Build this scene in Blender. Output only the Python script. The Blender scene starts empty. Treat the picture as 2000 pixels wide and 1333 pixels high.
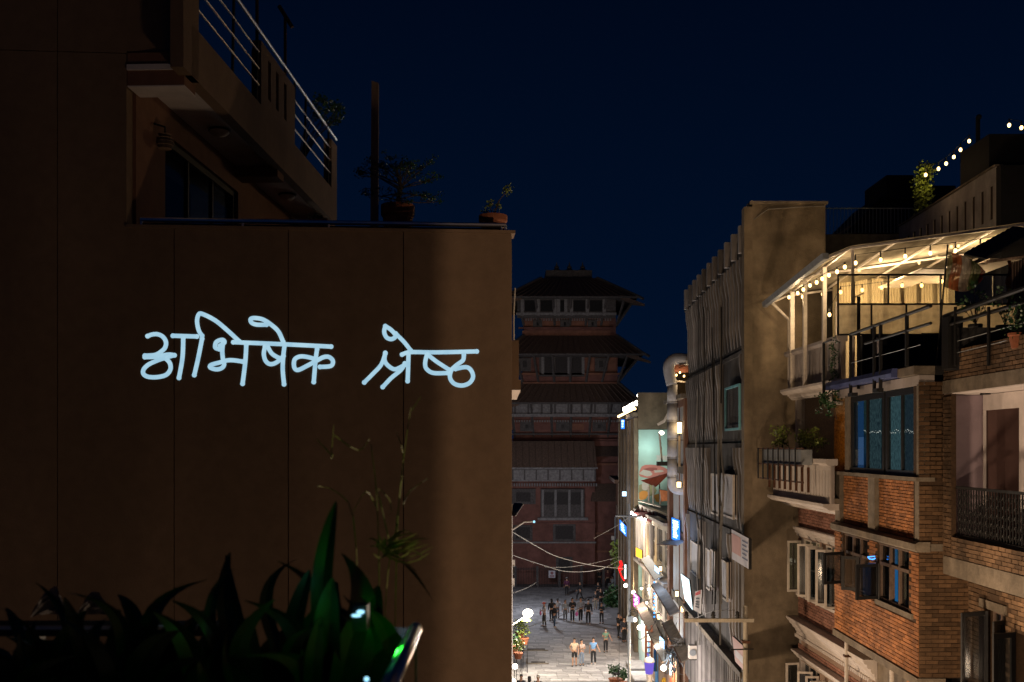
import bpy, bmesh, math, random
from mathutils import Vector, Matrix, noise as mnoise
random.seed(11)
R = math.radians
sc = bpy.context.scene
C = sc.collection
# ---------------------------------------------------------------- camera
CAMZ, FPX, HY = 13.0, 2000.0, 875.0
cam = bpy.data.cameras.new('camera'); camo = bpy.data.objects.new('camera', cam); C.objects.link(camo)
camo.location = (0, 0, CAMZ); camo.rotation_euler = (R(90), 0, 0)
cam.sensor_width = 36; cam.lens = 36; cam.shift_y = (HY - 666.5) / 2000.0
cam.clip_start = 0.05; cam.clip_end = 2000
cam.dof.use_dof = True; cam.dof.focus_distance = 26; cam.dof.aperture_fstop = 6.0
sc.camera = camo
# ---------------------------------------------------------------- night sky
w = bpy.data.worlds.new('World'); sc.world = w; w.use_nodes = True
nt = w.node_tree; nt.nodes.clear()
wo = nt.nodes.new('ShaderNodeOutputWorld'); bg = nt.nodes.new('ShaderNodeBackground')
tc = nt.nodes.new('ShaderNodeTexCoord'); sx = nt.nodes.new('ShaderNodeSeparateXYZ'); cr = nt.nodes.new('ShaderNodeValToRGB')
nt.links.new(tc.outputs['Generated'], sx.inputs[0]); nt.links.new(sx.outputs['Z'], cr.inputs[0])
nt.links.new(cr.outputs[0], bg.inputs[0]); nt.links.new(bg.outputs[0], wo.inputs[0])
e = cr.color_ramp.elements
e[0].position = 0.0; e[0].color = (0.0012, 0.0064, 0.0225, 1)
e[1].position = 1.0; e[1].color = (0.0002, 0.0015, 0.0060, 1)
q = cr.color_ramp.elements.new(0.16); q.color = (0.0005, 0.0046, 0.0175, 1)
q = cr.color_ramp.elements.new(0.42); q.color = (0.0003, 0.0024, 0.0098, 1)
bg.inputs[1].default_value = 1.0
# ---------------------------------------------------------------- render settings
sc.view_settings.view_transform = 'Standard'; sc.view_settings.look = 'None'
sc.view_settings.exposure = 0.0; sc.view_settings.gamma = 1.0; sc.view_settings.use_curve_mapping = False
sc.render.engine = 'CYCLES'
cy = sc.cycles
cy.use_denoising = True
try: cy.denoiser = 'OPENIMAGEDENOISE'; cy.denoising_prefilter = 'ACCURATE'
except Exception: pass
cy.use_light_tree = True
cy.max_bounces = 6; cy.diffuse_bounces = 3; cy.glossy_bounces = 3; cy.transparent_max_bounces = 16
cy.sample_clamp_indirect = 4; cy.caustics_reflective = False; cy.caustics_refractive = False
# ---------------------------------------------------------------- helpers
WL = {}          # world location of every object built
def wl(o): return WL.get(o.name, Vector((0, 0, 0)))
class Fr:
    """a vertical plane: s runs along it, t outward, z up"""
    def __init__(self, O, u, flip=False):
        self.O = Vector((O[0], O[1])); self.u = Vector((u[0], u[1])).normalized()
        self.n = Vector((-self.u.y, self.u.x))
        if flip: self.n = -self.n
    def w(self, s, t, z):
        p = self.O + self.u * s + self.n * t
        return Vector((p.x, p.y, z))
    def at(self, x, y, t=0.0):
        dx = (x - 1000) / FPX
        d = Vector((dx, 1)); k = (t + self.O.dot(self.n)) / d.dot(self.n)
        p = d * k - self.O
        return p.dot(self.u), CAMZ + (HY - y) / FPX * k
def P(x, y, Y): return Vector(((x - 1000) / FPX * Y, Y, CAMZ + (HY - y) / FPX * Y))
W0 = Fr((0, 0), (1, 0), True)      # s = X, t = -Y
class MB:
    def __init__(self): self.v = []; self.f = []
    def hexa(self, p):
        b = len(self.v); self.v += [Vector(q) for q in p]
        for f in ((0,3,2,1),(4,5,6,7),(0,1,5,4),(1,2,6,5),(2,3,7,6),(3,0,4,7)): self.f.append(tuple(b + i for i in f))
        return self
    def box(self, F, s0, s1, t0, t1, z0, z1):
        return self.hexa([F.w(s0,t0,z0),F.w(s1,t0,z0),F.w(s1,t1,z0),F.w(s0,t1,z0),F.w(s0,t0,z1),F.w(s1,t0,z1),F.w(s1,t1,z1),F.w(s0,t1,z1)])
    def bx(self, x0, x1, y0, y1, z0, z1):
        return self.hexa([(x0,y0,z0),(x1,y0,z0),(x1,y1,z0),(x0,y1,z0),(x0,y0,z1),(x1,y0,z1),(x1,y1,z1),(x0,y1,z1)])
    def face(self, pts):
        b = len(self.v); self.v += [Vector(q) for q in pts]; self.f.append(tuple(range(b, b + len(pts)))); return self
    def slab(self, F, prof, s0, s1):
        """profile of (t,z) points swept along s"""
        n = len(prof); b = len(self.v)
        self.v += [F.w(s0, t, z) for t, z in prof] + [F.w(s1, t, z) for t, z in prof]
        for i in range(n):
            j = (i + 1) % n; self.f.append((b + i, b + j, b + n + j, b + n + i))
        self.f.append(tuple(b + i for i in range(n))[::-1]); self.f.append(tuple(b + n + i for i in range(n))); return self
    def prism(self, F, prof, t0, t1):
        """profile of (s,z) points swept along t"""
        n = len(prof); b = len(self.v)
        self.v += [F.w(s, t0, z) for s, z in prof] + [F.w(s, t1, z) for s, z in prof]
        for i in range(n):
            j = (i + 1) % n; self.f.append((b + i, b + j, b + n + j, b + n + i))
        self.f.append(tuple(b + i for i in range(n))[::-1]); self.f.append(tuple(b + n + i for i in range(n))); return self
    def tube(self, pts, r, n=6, r1=None, cap=True):
        pts = [Vector(p) for p in pts]; b = len(self.v); m = len(pts)
        up = None
        for i, p in enumerate(pts):
            d = (pts[min(i + 1, m - 1)] - pts[max(i - 1, 0)])
            if d.length < 1e-9: d = Vector((0, 0, 1))
            d.normalize()
            if up is None:
                up = d.orthogonal().normalized()
            else:
                up = (up - d * up.dot(d)); up = up.normalized() if up.length > 1e-6 else d.orthogonal().normalized()
            sd = d.cross(up)
            rr = r if r1 is None else r + (r1 - r) * i / max(1, m - 1)
            for k in range(n):
                a = 2 * math.pi * (k + .5) / n
                self.v.append(p + up * math.cos(a) * rr + sd * math.sin(a) * rr)
        for i in range(m - 1):
            for k in range(n):
                k2 = (k + 1) % n
                self.f.append((b + i*n + k, b + i*n + k2, b + (i+1)*n + k2, b + (i+1)*n + k))
        if cap:
            self.f.append(tuple(b + k for k in range(n))[::-1]); self.f.append(tuple(b + (m-1)*n + k for k in range(n)))
        return self
    def lathe(self, c, prof, n=14):
        """profile of (radius, z) about a vertical axis through c"""
        b = len(self.v); m = len(prof); c = Vector(c)
        for r, z in prof:
            for k in range(n):
                a = 2 * math.pi * k / n; self.v.append(c + Vector((r * math.cos(a), r * math.sin(a), z)))
        for i in range(m - 1):
            for k in range(n):
                k2 = (k + 1) % n; self.f.append((b + i*n + k, b + i*n + k2, b + (i+1)*n + k2, b + (i+1)*n + k))
        self.f.append(tuple(b + k for k in range(n))[::-1]); self.f.append(tuple(b + (m-1)*n + k for k in range(n)))
        return self
    def ball(self, c, r, sx=1, sy=1, sz=1, n=8, m=6):
        b = len(self.v); c = Vector(c)
        self.v.append(c + Vector((0, 0, r * sz)))
        for i in range(1, m):
            th = math.pi * i / m
            for k in range(n):
                a = 2 * math.pi * k / n
                self.v.append(c + Vector((r*sx*math.sin(th)*math.cos(a), r*sy*math.sin(th)*math.sin(a), r*sz*math.cos(th))))
        self.v.append(c - Vector((0, 0, r * sz))); last = len(self.v) - 1
        for k in range(n):
            k2 = (k + 1) % n
            self.f.append((b, b + 1 + k, b + 1 + k2))
            for i in range(m - 2): self.f.append((b+1+i*n+k, b+1+(i+1)*n+k, b+1+(i+1)*n+k2, b+1+i*n+k2))
            self.f.append((b+1+(m-2)*n+k, last, b+1+(m-2)*n+k2))
        return self
    def strip(self, L, Rr):
        b = len(self.v); n = len(L)
        for a, c in zip(L, Rr): self.v += [Vector(a), Vector(c)]
        for i in range(n - 1): self.f.append((b+2*i, b+2*i+1, b+2*i+3, b+2*i+2))
        return self
def meshof(name, mb, origin):
    me = bpy.data.meshes.new(name); me.from_pydata([v - origin for v in mb.v], [], mb.f); me.update(); return me
def link(name, me, mat, loc, parent, smooth=False):
    o = bpy.data.objects.new(name, me); C.objects.link(o)
    if mat and not me.materials: me.materials.append(mat)
    if smooth: me.polygons.foreach_set('use_smooth', [True] * len(me.polygons))
    if parent: o.parent = parent; o.location = Vector(loc) - wl(parent)
    else: o.location = loc
    WL[o.name] = Vector(loc); return o
def centre(mb, base=False):
    xs = [v.x for v in mb.v]; ys = [v.y for v in mb.v]; zs = [v.z for v in mb.v]
    return Vector(((min(xs)+max(xs))/2, (min(ys)+max(ys))/2, min(zs)))
def part(name, mb, mat, parent, label=None, smooth=False, stuff=False):
    c = centre(mb); o = link(name, meshof(name, mb, c), mat, c, parent, smooth)
    if label: o['label'] = label
    if stuff: o['kind'] = 'stuff'
    return o
def tag(o, label, cat, group=None):
    o['label'] = label; o['category'] = cat
    if group: o['group'] = group
    return o
def single(name, mb, mat, label, cat, group=None, smooth=False):
    c = centre(mb); return tag(link(name, meshof(name, mb, c), mat, c, None, smooth), label, cat, group)
def thing(name, label, cat, loc, group=None):
    o = bpy.data.objects.new(name, None); o.empty_display_size = .2; C.objects.link(o); o.location = loc; WL[o.name] = Vector(loc)
    return tag(o, label, cat, group)
def struct(name, mb, mat, parent=None):
    o = part(name, mb, mat, parent)
    if not parent: o['kind'] = 'structure'
    return o
def copy_thing(o, loc, label=None, group=None, rotz=None):
    r = o.copy(); C.objects.link(r); r.location = loc; WL[r.name] = Vector(loc)
    if rotz is not None: r.rotation_euler = (0, 0, rotz)
    if label: r['label'] = label
    if group: r['group'] = group
    for ch in list(o.children):
        c = ch.copy(); C.objects.link(c); c.parent = r
        for g in ch.children:
            d = g.copy(); C.objects.link(d); d.parent = c
    return r
# ---------------------------------------------------------------- materials
def mat(name, col, rough=.8, metal=0., noise=.25, scale=3., bump=.0, col2=None, rnd=0., stretch=None, spec=.3, bscale=None, grime=0.):
    m = bpy.data.materials.new(name); m.use_nodes = True; n = m.node_tree.nodes; l = m.node_tree.links
    b = n['Principled BSDF']; b.inputs['Roughness'].default_value = rough; b.inputs['Metallic'].default_value = metal
    b.inputs['Specular IOR Level'].default_value = spec
    tcn = n.new('ShaderNodeTexCoord'); mp = n.new('ShaderNodeMapping'); l.new(tcn.outputs['Object'], mp.inputs[0])
    if stretch: mp.inputs['Scale'].default_value = stretch
    nz = n.new('ShaderNodeTexNoise'); nz.inputs['Scale'].default_value = scale; nz.inputs['Detail'].default_value = 6; nz.inputs['Roughness'].default_value = .65
    l.new(mp.outputs[0], nz.inputs['Vector'])
    r = n.new('ShaderNodeValToRGB'); l.new(nz.outputs['Fac'], r.inputs[0])
    c2 = col2 or tuple(c * (1 - noise) for c in col); c1 = tuple(min(1, c * (1 + noise * .6)) for c in col) if not col2 else col
    r.color_ramp.elements[0].position = .32; r.color_ramp.elements[1].position = .68
    r.color_ramp.elements[0].color = (*c2, 1); r.color_ramp.elements[1].color = (*c1, 1)
    out = r.outputs[0]
    if grime:
        g = n.new('ShaderNodeTexNoise'); g.inputs['Scale'].default_value = .55; g.inputs['Detail'].default_value = 8
        mg = n.new('ShaderNodeMapping'); mg.inputs['Scale'].default_value = (1.6, 1.6, .35); gp = n.new('ShaderNodeNewGeometry'); l.new(gp.outputs['Position'], mg.inputs[0]); l.new(mg.outputs[0], g.inputs['Vector'])
        gr = n.new('ShaderNodeMapRange'); gr.inputs[1].default_value = .35; gr.inputs[2].default_value = .7; gr.inputs[3].default_value = 1 - grime; gr.inputs[4].default_value = 1.0
        l.new(g.outputs['Fac'], gr.inputs[0])
        mx = n.new('ShaderNodeVectorMath'); mx.operation = 'SCALE'; l.new(out, mx.inputs[0]); l.new(gr.outputs[0], mx.inputs['Scale']); out = mx.outputs[0]
    if rnd:
        oi = n.new('ShaderNodeObjectInfo'); ge = n.new('ShaderNodeNewGeometry'); ad = n.new('ShaderNodeMath'); ad.operation = 'ADD'
        l.new(oi.outputs['Random'], ad.inputs[0]); l.new(ge.outputs['Random Per Island'], ad.inputs[1])
        fr = n.new('ShaderNodeMath'); fr.operation = 'FRACT'; l.new(ad.outputs[0], fr.inputs[0])
        mr = n.new('ShaderNodeMapRange'); mr.inputs[3].default_value = 1 - rnd; mr.inputs[4].default_value = 1 + rnd * .5; l.new(fr.outputs[0], mr.inputs[0])
        mx = n.new('ShaderNodeVectorMath'); mx.operation = 'SCALE'; l.new(out, mx.inputs[0]); l.new(mr.outputs[0], mx.inputs['Scale']); out = mx.outputs[0]
    l.new(out, b.inputs['Base Color'])
    if bump:
        bn = n.new('ShaderNodeTexNoise'); bn.inputs['Scale'].default_value = bscale or scale * 6; bn.inputs['Detail'].default_value = 5; l.new(mp.outputs[0], bn.inputs['Vector'])
        bp = n.new('ShaderNodeBump'); bp.inputs['Strength'].default_value = bump; bp.inputs['Distance'].default_value = .02
        l.new(bn.outputs['Fac'], bp.inputs['Height']); l.new(bp.outputs[0], b.inputs['Normal'])
    return m
def em(name, col, st):
    m = bpy.data.materials.new(name); m.use_nodes = True; n = m.node_tree.nodes; l = m.node_tree.links; n.clear()
    o = n.new('ShaderNodeOutputMaterial'); x = n.new('ShaderNodeEmission'); x.inputs[0].default_value = (*col, 1); x.inputs[1].default_value = st; l.new(x.outputs[0], o.inputs[0]); return m
def emtex(name, c1, c2, st, scale=30, stretch=(1, 1, .4)):
    m = em(name, c1, st); n = m.node_tree.nodes; l = m.node_tree.links; x = [q for q in n if q.type == 'EMISSION'][0]
    t = n.new('ShaderNodeTexCoord'); mp = n.new('ShaderNodeMapping'); mp.inputs['Scale'].default_value = stretch; l.new(t.outputs['Object'], mp.inputs[0])
    z = n.new('ShaderNodeTexNoise'); z.inputs['Scale'].default_value = scale; z.inputs['Detail'].default_value = 4; l.new(mp.outputs[0], z.inputs['Vector'])
    r = n.new('ShaderNodeValToRGB'); r.color_ramp.elements[0].position = .38; r.color_ramp.elements[1].position = .62; r.color_ramp.elements[0].color = (*c2, 1); r.color_ramp.elements[1].color = (*c1, 1)
    l.new(z.outputs['Fac'], r.inputs[0]); l.new(r.outputs[0], x.inputs[0]); return m
def glass(name, tint, fac=.25, rough=.03, refl=(1,1,1)):
    m = bpy.data.materials.new(name); m.use_nodes = True; n = m.node_tree.nodes; l = m.node_tree.links; n.clear()
    o = n.new('ShaderNodeOutputMaterial'); t = n.new('ShaderNodeBsdfTransparent'); t.inputs[0].default_value = (*tint, 1)
    g = n.new('ShaderNodeBsdfGlossy'); g.inputs['Roughness'].default_value = rough; g.inputs[0].default_value = (*refl, 1)
    x = n.new('ShaderNodeMixShader'); x.inputs[0].default_value = fac; l.new(t.outputs[0], x.inputs[1]); l.new(g.outputs[0], x.inputs[2]); l.new(x.outputs[0], o.inputs[0]); return m
def sheet(name, col, trans, alpha):
    """plastic or cloth sheet: diffuse + translucent, partly see-through"""
    m = bpy.data.materials.new(name); m.use_nodes = True; n = m.node_tree.nodes; l = m.node_tree.links; n.clear()
    o = n.new('ShaderNodeOutputMaterial'); d = n.new('ShaderNodeBsdfDiffuse'); t = n.new('ShaderNodeBsdfTranslucent'); tp = n.new('ShaderNodeBsdfTransparent')
    nz = n.new('ShaderNodeTexNoise'); nz.inputs['Scale'].default_value = 2.5; nz.inputs['Detail'].default_value = 7
    r = n.new('ShaderNodeValToRGB'); r.color_ramp.elements[0].position = .35; r.color_ramp.elements[1].position = .65
    r.color_ramp.elements[0].color = (*[c * .55 for c in col], 1); r.color_ramp.elements[1].color = (*col, 1); l.new(nz.outputs['Fac'], r.inputs[0])
    l.new(r.outputs[0], d.inputs[0]); l.new(r.outputs[0], t.inputs[0])
    x = n.new('ShaderNodeMixShader'); x.inputs[0].default_value = trans; l.new(d.outputs[0], x.inputs[1]); l.new(t.outputs[0], x.inputs[2])
    y = n.new('ShaderNodeMixShader'); y.inputs[0].default_value = alpha; l.new(tp.outputs[0], y.inputs[1]); l.new(x.outputs[0], y.inputs[2]); l.new(y.outputs[0], o.inputs[0]); return m
M = dict(
 leftwall = mat('brown_render', (.235,.155,.10), .85, noise=.12, scale=6, bump=.25, bscale=60, grime=.28),
 leftred = mat('red_brown_render', (.19,.095,.06), .85, noise=.15, scale=5, bump=.2, bscale=50),
 soffit = mat('pale_soffit', (.62,.57,.57), .8, noise=.15, scale=3),
 steel = mat('polished_steel', (.80,.80,.83), .30, 1., noise=.1, scale=9),
 darksteel = mat('black_painted_steel', (.012,.012,.013), .6, .0, noise=.3, scale=20),
 rust = mat('rusty_iron', (.10,.045,.025), .85, .2, noise=.5, scale=25),
 timber = mat('weathered_timber', (.27,.19,.14), .85, noise=.4, scale=3, stretch=(8,8,1), bump=.4),
 joint = mat('dark_joint', (.02,.014,.01), .9),
 dark = mat('dark_interior', (.012,.012,.014), .8, noise=.3),
 black = mat('black_plastic', (.012,.012,.013), .45),
 terracotta = mat('terracotta', (.26,.09,.045), .8, noise=.25, scale=12),
 soil = mat('soil', (.03,.02,.014), .95, noise=.5, scale=40),
 leaf = mat('dark_leaf', (.030,.085,.028), .42, noise=.35, scale=14, rnd=.35, spec=.5),
 leafy = mat('yellow_green_leaf', (.17,.22,.045), .55, noise=.3, scale=14, rnd=.4),
 bark = mat('bark', (.07,.05,.04), .9, noise=.4, scale=20, bump=.5),
 beige = mat('stained_beige_render', (.235,.185,.13), .9, noise=.35, scale=1.6, bump=.5, bscale=30, grime=.6),
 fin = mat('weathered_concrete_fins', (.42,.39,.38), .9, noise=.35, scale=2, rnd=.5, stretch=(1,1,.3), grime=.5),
 poleconcrete = mat('pale_concrete_pole', (.42,.38,.31), .85, noise=.25, scale=6, stretch=(4,4,1), grime=.3),
 palepanel = mat('pale_curtained_panel', (.44,.44,.47), .7, noise=.12, scale=3),
 grass_ = mat('umbrella_grass_green', (.34,.42,.09), .6, noise=.3, scale=20, rnd=.4),
 fincore = mat('shaded_sooty_concrete', (.10,.09,.085), .9, noise=.35, scale=1.5, stretch=(1,1,.3), grime=.5),  # soot plus painted shade, dark so the gaps between fins show
 concrete = mat('old_concrete', (.24,.20,.155), .9, noise=.35, scale=4, bump=.4, grime=.4),
 white = mat('cream_white_plaster', (.66,.60,.56), .75, noise=.12, scale=4, bump=.15, grime=.3),
 whitedirt = mat('grubby_white_plaster', (.50,.45,.43), .8, noise=.2, scale=2.5, bump=.2, grime=.45),
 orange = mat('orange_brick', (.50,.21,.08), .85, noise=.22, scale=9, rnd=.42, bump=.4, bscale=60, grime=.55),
 tanbrick = mat('tan_brick', (.27,.165,.095), .9, noise=.3, scale=9, rnd=.45, bump=.4, bscale=60, grime=.7),
 pinkbrick = mat('pink_brick', (.34,.17,.125), .85, noise=.2, scale=9, rnd=.35, grime=.4),
 sidebrick = mat('dirty_shaded_brick', (.21,.12,.062), .9, noise=.3, scale=9, rnd=.45, bump=.4, bscale=60, grime=.65),  # dirty brick, darkened in colour for the dim camera-facing side
 mortar = mat('dark_mortar', (.055,.032,.018), .95, noise=.4, scale=20, bump=.3),
 mortarpale = mat('pale_mortar', (.30,.21,.16), .95, noise=.3, scale=20),
 mosaic = mat('glinting_chip_plaster', (.34,.23,.12), .35, noise=.7, scale=28, bump=1., bscale=28, spec=.8),
 frame = mat('brown_window_frame', (.13,.09,.07), .7, noise=.3, scale=12),
 whiteframe = mat('white_window_frame', (.55,.50,.45), .6, noise=.15, scale=8),
 blackframe = mat('black_window_frame', (.018,.018,.02), .4, noise=.3, scale=10),
 teal = mat('turquoise_frame', (.20,.50,.58), .5, noise=.15),
 curtain = mat('printed_curtain', (.16,.30,.30), .9, noise=.5, scale=22, col2=(.05,.12,.12)),
 blueroom = mat('blue_room_wall', (.04,.18,.42), .8, noise=.1),
 blueroof = mat('blue_fascia', (.06,.08,.22), .5, noise=.3, scale=4),
 lilac = mat('lilac_plaster', (.34,.27,.32), .85, noise=.12, scale=3, bump=.1),
 maroon = mat('maroon_plaster', (.13,.075,.07), .85, noise=.12, scale=3),
 pagbrick = mat('pagoda_brick', (.22,.10,.085), .9, noise=.3, scale=1.3, bump=.5, bscale=8, grime=.3),
 pagbrick2 = mat('pagoda_brick_bright', (.25,.115,.08), .9, noise=.3, scale=1.5, bump=.5, bscale=8),
 pagtile = mat('pagoda_tile', (.15,.10,.08), .95, noise=.4, scale=2, stretch=(5,5,1), bump=.6, bscale=12),
 lattice = mat('pagoda_lattice', (.05,.045,.047), .9, noise=.5, scale=10, bump=.9, bscale=20),
 pagwood = mat('carved_dark_timber', (.10,.09,.092), .85, noise=.45, scale=6, bump=.9, bscale=22),
 pagpale = mat('dusty_carved_timber', (.23,.22,.23), .85, noise=.4, scale=5, bump=.9, bscale=20),
 paving = mat('stone_paving', (.34,.33,.34), .7, noise=.3, scale=2.5, rnd=.32, bump=.3, bscale=14),
 ground = mat('worn_paved_ground', (.20,.195,.20), .75, noise=.35, scale=.8, bump=.5, bscale=5),
 zinc = mat('galvanised_duct', (.40,.41,.44), .75, 0., noise=.2, scale=3),
 lampgrey = mat('grey_painted_pole', (.26,.28,.30), .5, .2, noise=.25, scale=6),
 cable = mat('black_cable', (.03,.03,.03), .6),
 palecable = mat('pale_cable', (.22,.21,.20), .7),
 skin = mat('skin', (.36,.20,.13), .6, noise=.05),
 hair = mat('black_hair', (.012,.010,.010), .5),
 canvas = sheet('clear_plastic_canopy', (.70,.62,.48), .5, .55),
 drape = mat('net_drape', (.50,.43,.30), .9, noise=.25, scale=5, stretch=(6,6,.3)),
 flag = None,
)
M['g_dark'] = glass('dark_window_glass', (.5,.55,.6), .11, .06)
M['g_frost'] = glass('dusty_glass', (.7,.7,.7), .06, .35)
M['plastic'] = sheet('frosted_plastic_screen', (.62,.54,.40), .6, .72)
M['nearleaf'] = mat('near_dark_leaf', (.014,.050,.012), .38, noise=.35, scale=14, rnd=.4, spec=.5)
M['g_clear'] = glass('clear_pane', (.88,.86,.78), .07, .06)
M['g_room'] = glass('room_glass', (.75,.85,.9), .12, .04)
E = dict(
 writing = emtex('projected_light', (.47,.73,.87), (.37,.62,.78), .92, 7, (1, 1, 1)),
 bulb = em('warm_bulb', (1.0,.62,.22), 7.), bulbw = em('white_bulb', (1.,.86,.70), 14.),
 tubew = em('warm_tube', (1.0,.66,.30), 6.), blue = em('blue_sign', (.03,.22,1.0), 1.8), bluew = em('blue_white_sign', (.45,.70,1.), 3.),
 red = em('red_neon', (1.,.02,.02), 1.6), yel = em('amber_sign', (1.,.50,.04), 2.5), cold = em('cold_white_screen', (.75,.95,1.), 2.2),
 wwin = em('lit_window', (1.,.62,.22), .75), purple = em('violet_glow', (.25,.16,.85), .8), pink = em('magenta_neon', (.9,.12,.7), 1.5),
 laser = em('green_laser_glow', (.02,.75,.04), .5), lens = em('pale_blue_glow', (.35,.75,1.), 1.6), bluedim = em('blue_lit_curtain', (.05,.15,.34), .30),
 bluepane = em('blue_lit_pane', (.02,.14,.34), .55), dimwarm = em('dim_orange_glow', (.9,.30,.02), .45), neonb = em('blue_neon', (.05,.30,1.), 3.))
def lamp(name, loc, P_, col, r=.08):
    l = bpy.data.lights.new(name, 'POINT'); l.energy = P_; l.color = col; l.shadow_soft_size = r
    o = bpy.data.objects.new(name, l); C.objects.link(o); o.location = loc; WL[o.name] = Vector(loc); return o
SOD = (1.0, .70, .44); WARM = (1.0, .72, .42); COOL = (.86, .92, 1.0); NEU = (1., .88, .74)
def wall_holes(mb, F, s0, s1, z0, z1, t0, t1, holes):
    ss = sorted({s0, s1, *[min(max(h[i], s0), s1) for h in holes for i in (0, 1)]})
    zs = sorted({z0, z1, *[min(max(h[i], z0), z1) for h in holes for i in (2, 3)]})
    for a, b in zip(ss, ss[1:]):
        for c, d in zip(zs, zs[1:]):
            m_, n_ = (a + b) / 2, (c + d) / 2
            if b - a < 1e-4 or d - c < 1e-4 or any(h[0] < m_ < h[1] and h[2] < n_ < h[3] for h in holes): continue
            mb.box(F, a, b, t0, t1, c, d)
    return mb
def prox(holes, s0, s1, z0, z1):
    return any(h[0] < s1 and h[1] > s0 and h[2] < z1 and h[3] > z0 for h in holes)
def bricks(F, s0, s1, z0, z1, t, parent, mt, holes=(), L=.24, H=.078, gap=.012, proud=.014, budget=0, name='brick'):
    """courses of bricks proud of the mortar; the first `budget` nearest are single parts, the rest one stuff part"""
    cells = []; row = 0; z = z0
    while z + H * .6 < z1:
        zz = min(z + H, z1); s = s0 - (L / 2 if row % 2 else 0)
        while s < s1:
            a, b = max(s, s0), min(s + L, s1); s += L
            if b - a < .04 or prox(holes, a + .005, b - .005, z + .005, zz - .005): continue
            cells.append((a + gap / 2, b - gap / 2, z + gap / 2, zz - gap / 2))
        z += H; row += 1
    cells.sort(key=lambda c: F.w(c[0], 0, 0).y)
    rest = MB()
    cache = {}
    for i, (a, b, c, d) in enumerate(cells):
        pr = proud + random.uniform(-.005, .007); dz = random.uniform(-.003, .003)
        if i < budget:
            key = (round(b - a, 2), round(d - c, 3), int(pr * 300))
            if key not in cache:
                mb = MB().box(F, a, b, -.01, pr, c, d); o = F.w(a, 0, c); me = meshof(name, mb, o); me.materials.append(mt); cache[key] = me
            link(name, cache[key], None, F.w(a, 0, c) + Vector((F.n.x * t, F.n.y * t, dz)), parent)
        else: rest.box(F, a, b, t - .01, t + pr, c + dz, d + dz)
    if rest.f: part('brickwork', rest, mt, parent, stuff=True)
    return min(len(cells), budget)
def window(F, s0, s1, z0, z1, t, parent, fm, gm, nx=1, nz=1, bar=.06, dep=.07, back=None, name='window', backd=.18):
    mb = MB(); mb.box(F, s0, s1, t - dep, t, z0, z0 + bar); mb.box(F, s0, s1, t - dep, t, z1 - bar, z1)
    mb.box(F, s0, s0 + bar, t - dep, t, z0 + bar, z1 - bar); mb.box(F, s1 - bar, s1, t - dep, t, z0 + bar, z1 - bar)
    b2 = bar * .6
    for i in range(1, nx):
        s = s0 + (s1 - s0) * i / nx; mb.box(F, s - b2/2, s + b2/2, t - dep + .01, t - .008, z0 + bar, z1 - bar)
    for j in range(1, nz):
        z = z0 + (z1 - z0) * j / nz; mb.box(F, s0 + bar, s1 - bar, t - dep + .012, t - .011, z - b2/2, z + b2/2)
    wn = part(name, mb, fm, parent)
    for i in range(nx):
        for j in range(nz):
            a = s0 + (s1 - s0) * i / nx + b2/2 + .002; b = s0 + (s1 - s0) * (i + 1) / nx - b2/2 - .002
            c = z0 + (z1 - z0) * j / nz + b2/2 + .002; d = z0 + (z1 - z0) * (j + 1) / nz - b2/2 - .002
            a = max(a, s0 + bar + .002); b = min(b, s1 - bar - .002); c = max(c, z0 + bar + .002); d = min(d, z1 - bar - .002)
            part('pane', MB().box(F, a, b, t - dep * .62, t - dep * .5, c, d), gm, wn)
    if back: part('curtain' if 'curtain' in back.name else 'window_back', MB().box(F, s0, s1, t - dep - backd, t - dep - backd + .02, z0, z1), back, wn)
    return wn
def cornice(F, s0, s1, z0, z1, t0, t1, parent, mt, name='cornice', steps=3):
    """stepped moulding that grows outward to the top"""
    prof = [(t0 - .02, z0)]
    h = (z1 - z0) / steps
    for i in range(steps):
        tt = t0 + (t1 - t0) * (i + 1) / steps
        prof += [(tt - (t1 - t0) / steps * .35, z0 + h * i), (tt, z0 + h * (i + .55)), (tt, z0 + h * (i + 1) - .004)]
    prof += [(t0 - .02, z1)]
    return part(name, MB().slab(F, prof, s0, s1), mt, parent)
def leafblade(mb, base, tip, wdt, droop=.1, side=None, n=7, fold=.25, curl=0., bend=0.):
    base, tip = Vector(base), Vector(tip); d = tip - base; L = d.length
    sd = Vector(side) if side else Vector((1, 0, 0)); dn = d.normalized(); sd = (sd - dn * sd.dot(dn)).normalized(); nn = sd.cross(dn)
    A, Bc, Cc = [], [], []
    for i in range(n):
        f = i / (n - 1); ww = wdt * .5 * max(.03, math.sin(math.pi * min(.995, .06 + f * .94) ** 1.15)) ** .62
        p = base + d * f + nn * (math.sin(f * math.pi) * droop * L) + Vector((0, 0, -droop * L * f * f * .6 + droop * L * .3 * f)) + sd * (curl * L * (f * f - f) + bend * L * max(0, f - .45) ** 2 * 1.6) - Vector((0, 0, abs(bend) * L * max(0, f - .6) ** 2 * 1.2))
        A.append(p - sd * ww + nn * ww * fold); Bc.append(p); Cc.append(p + sd * ww + nn * ww * fold)
    mb.strip(A, Bc); mb.strip(Bc, Cc)
    return mb
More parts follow.
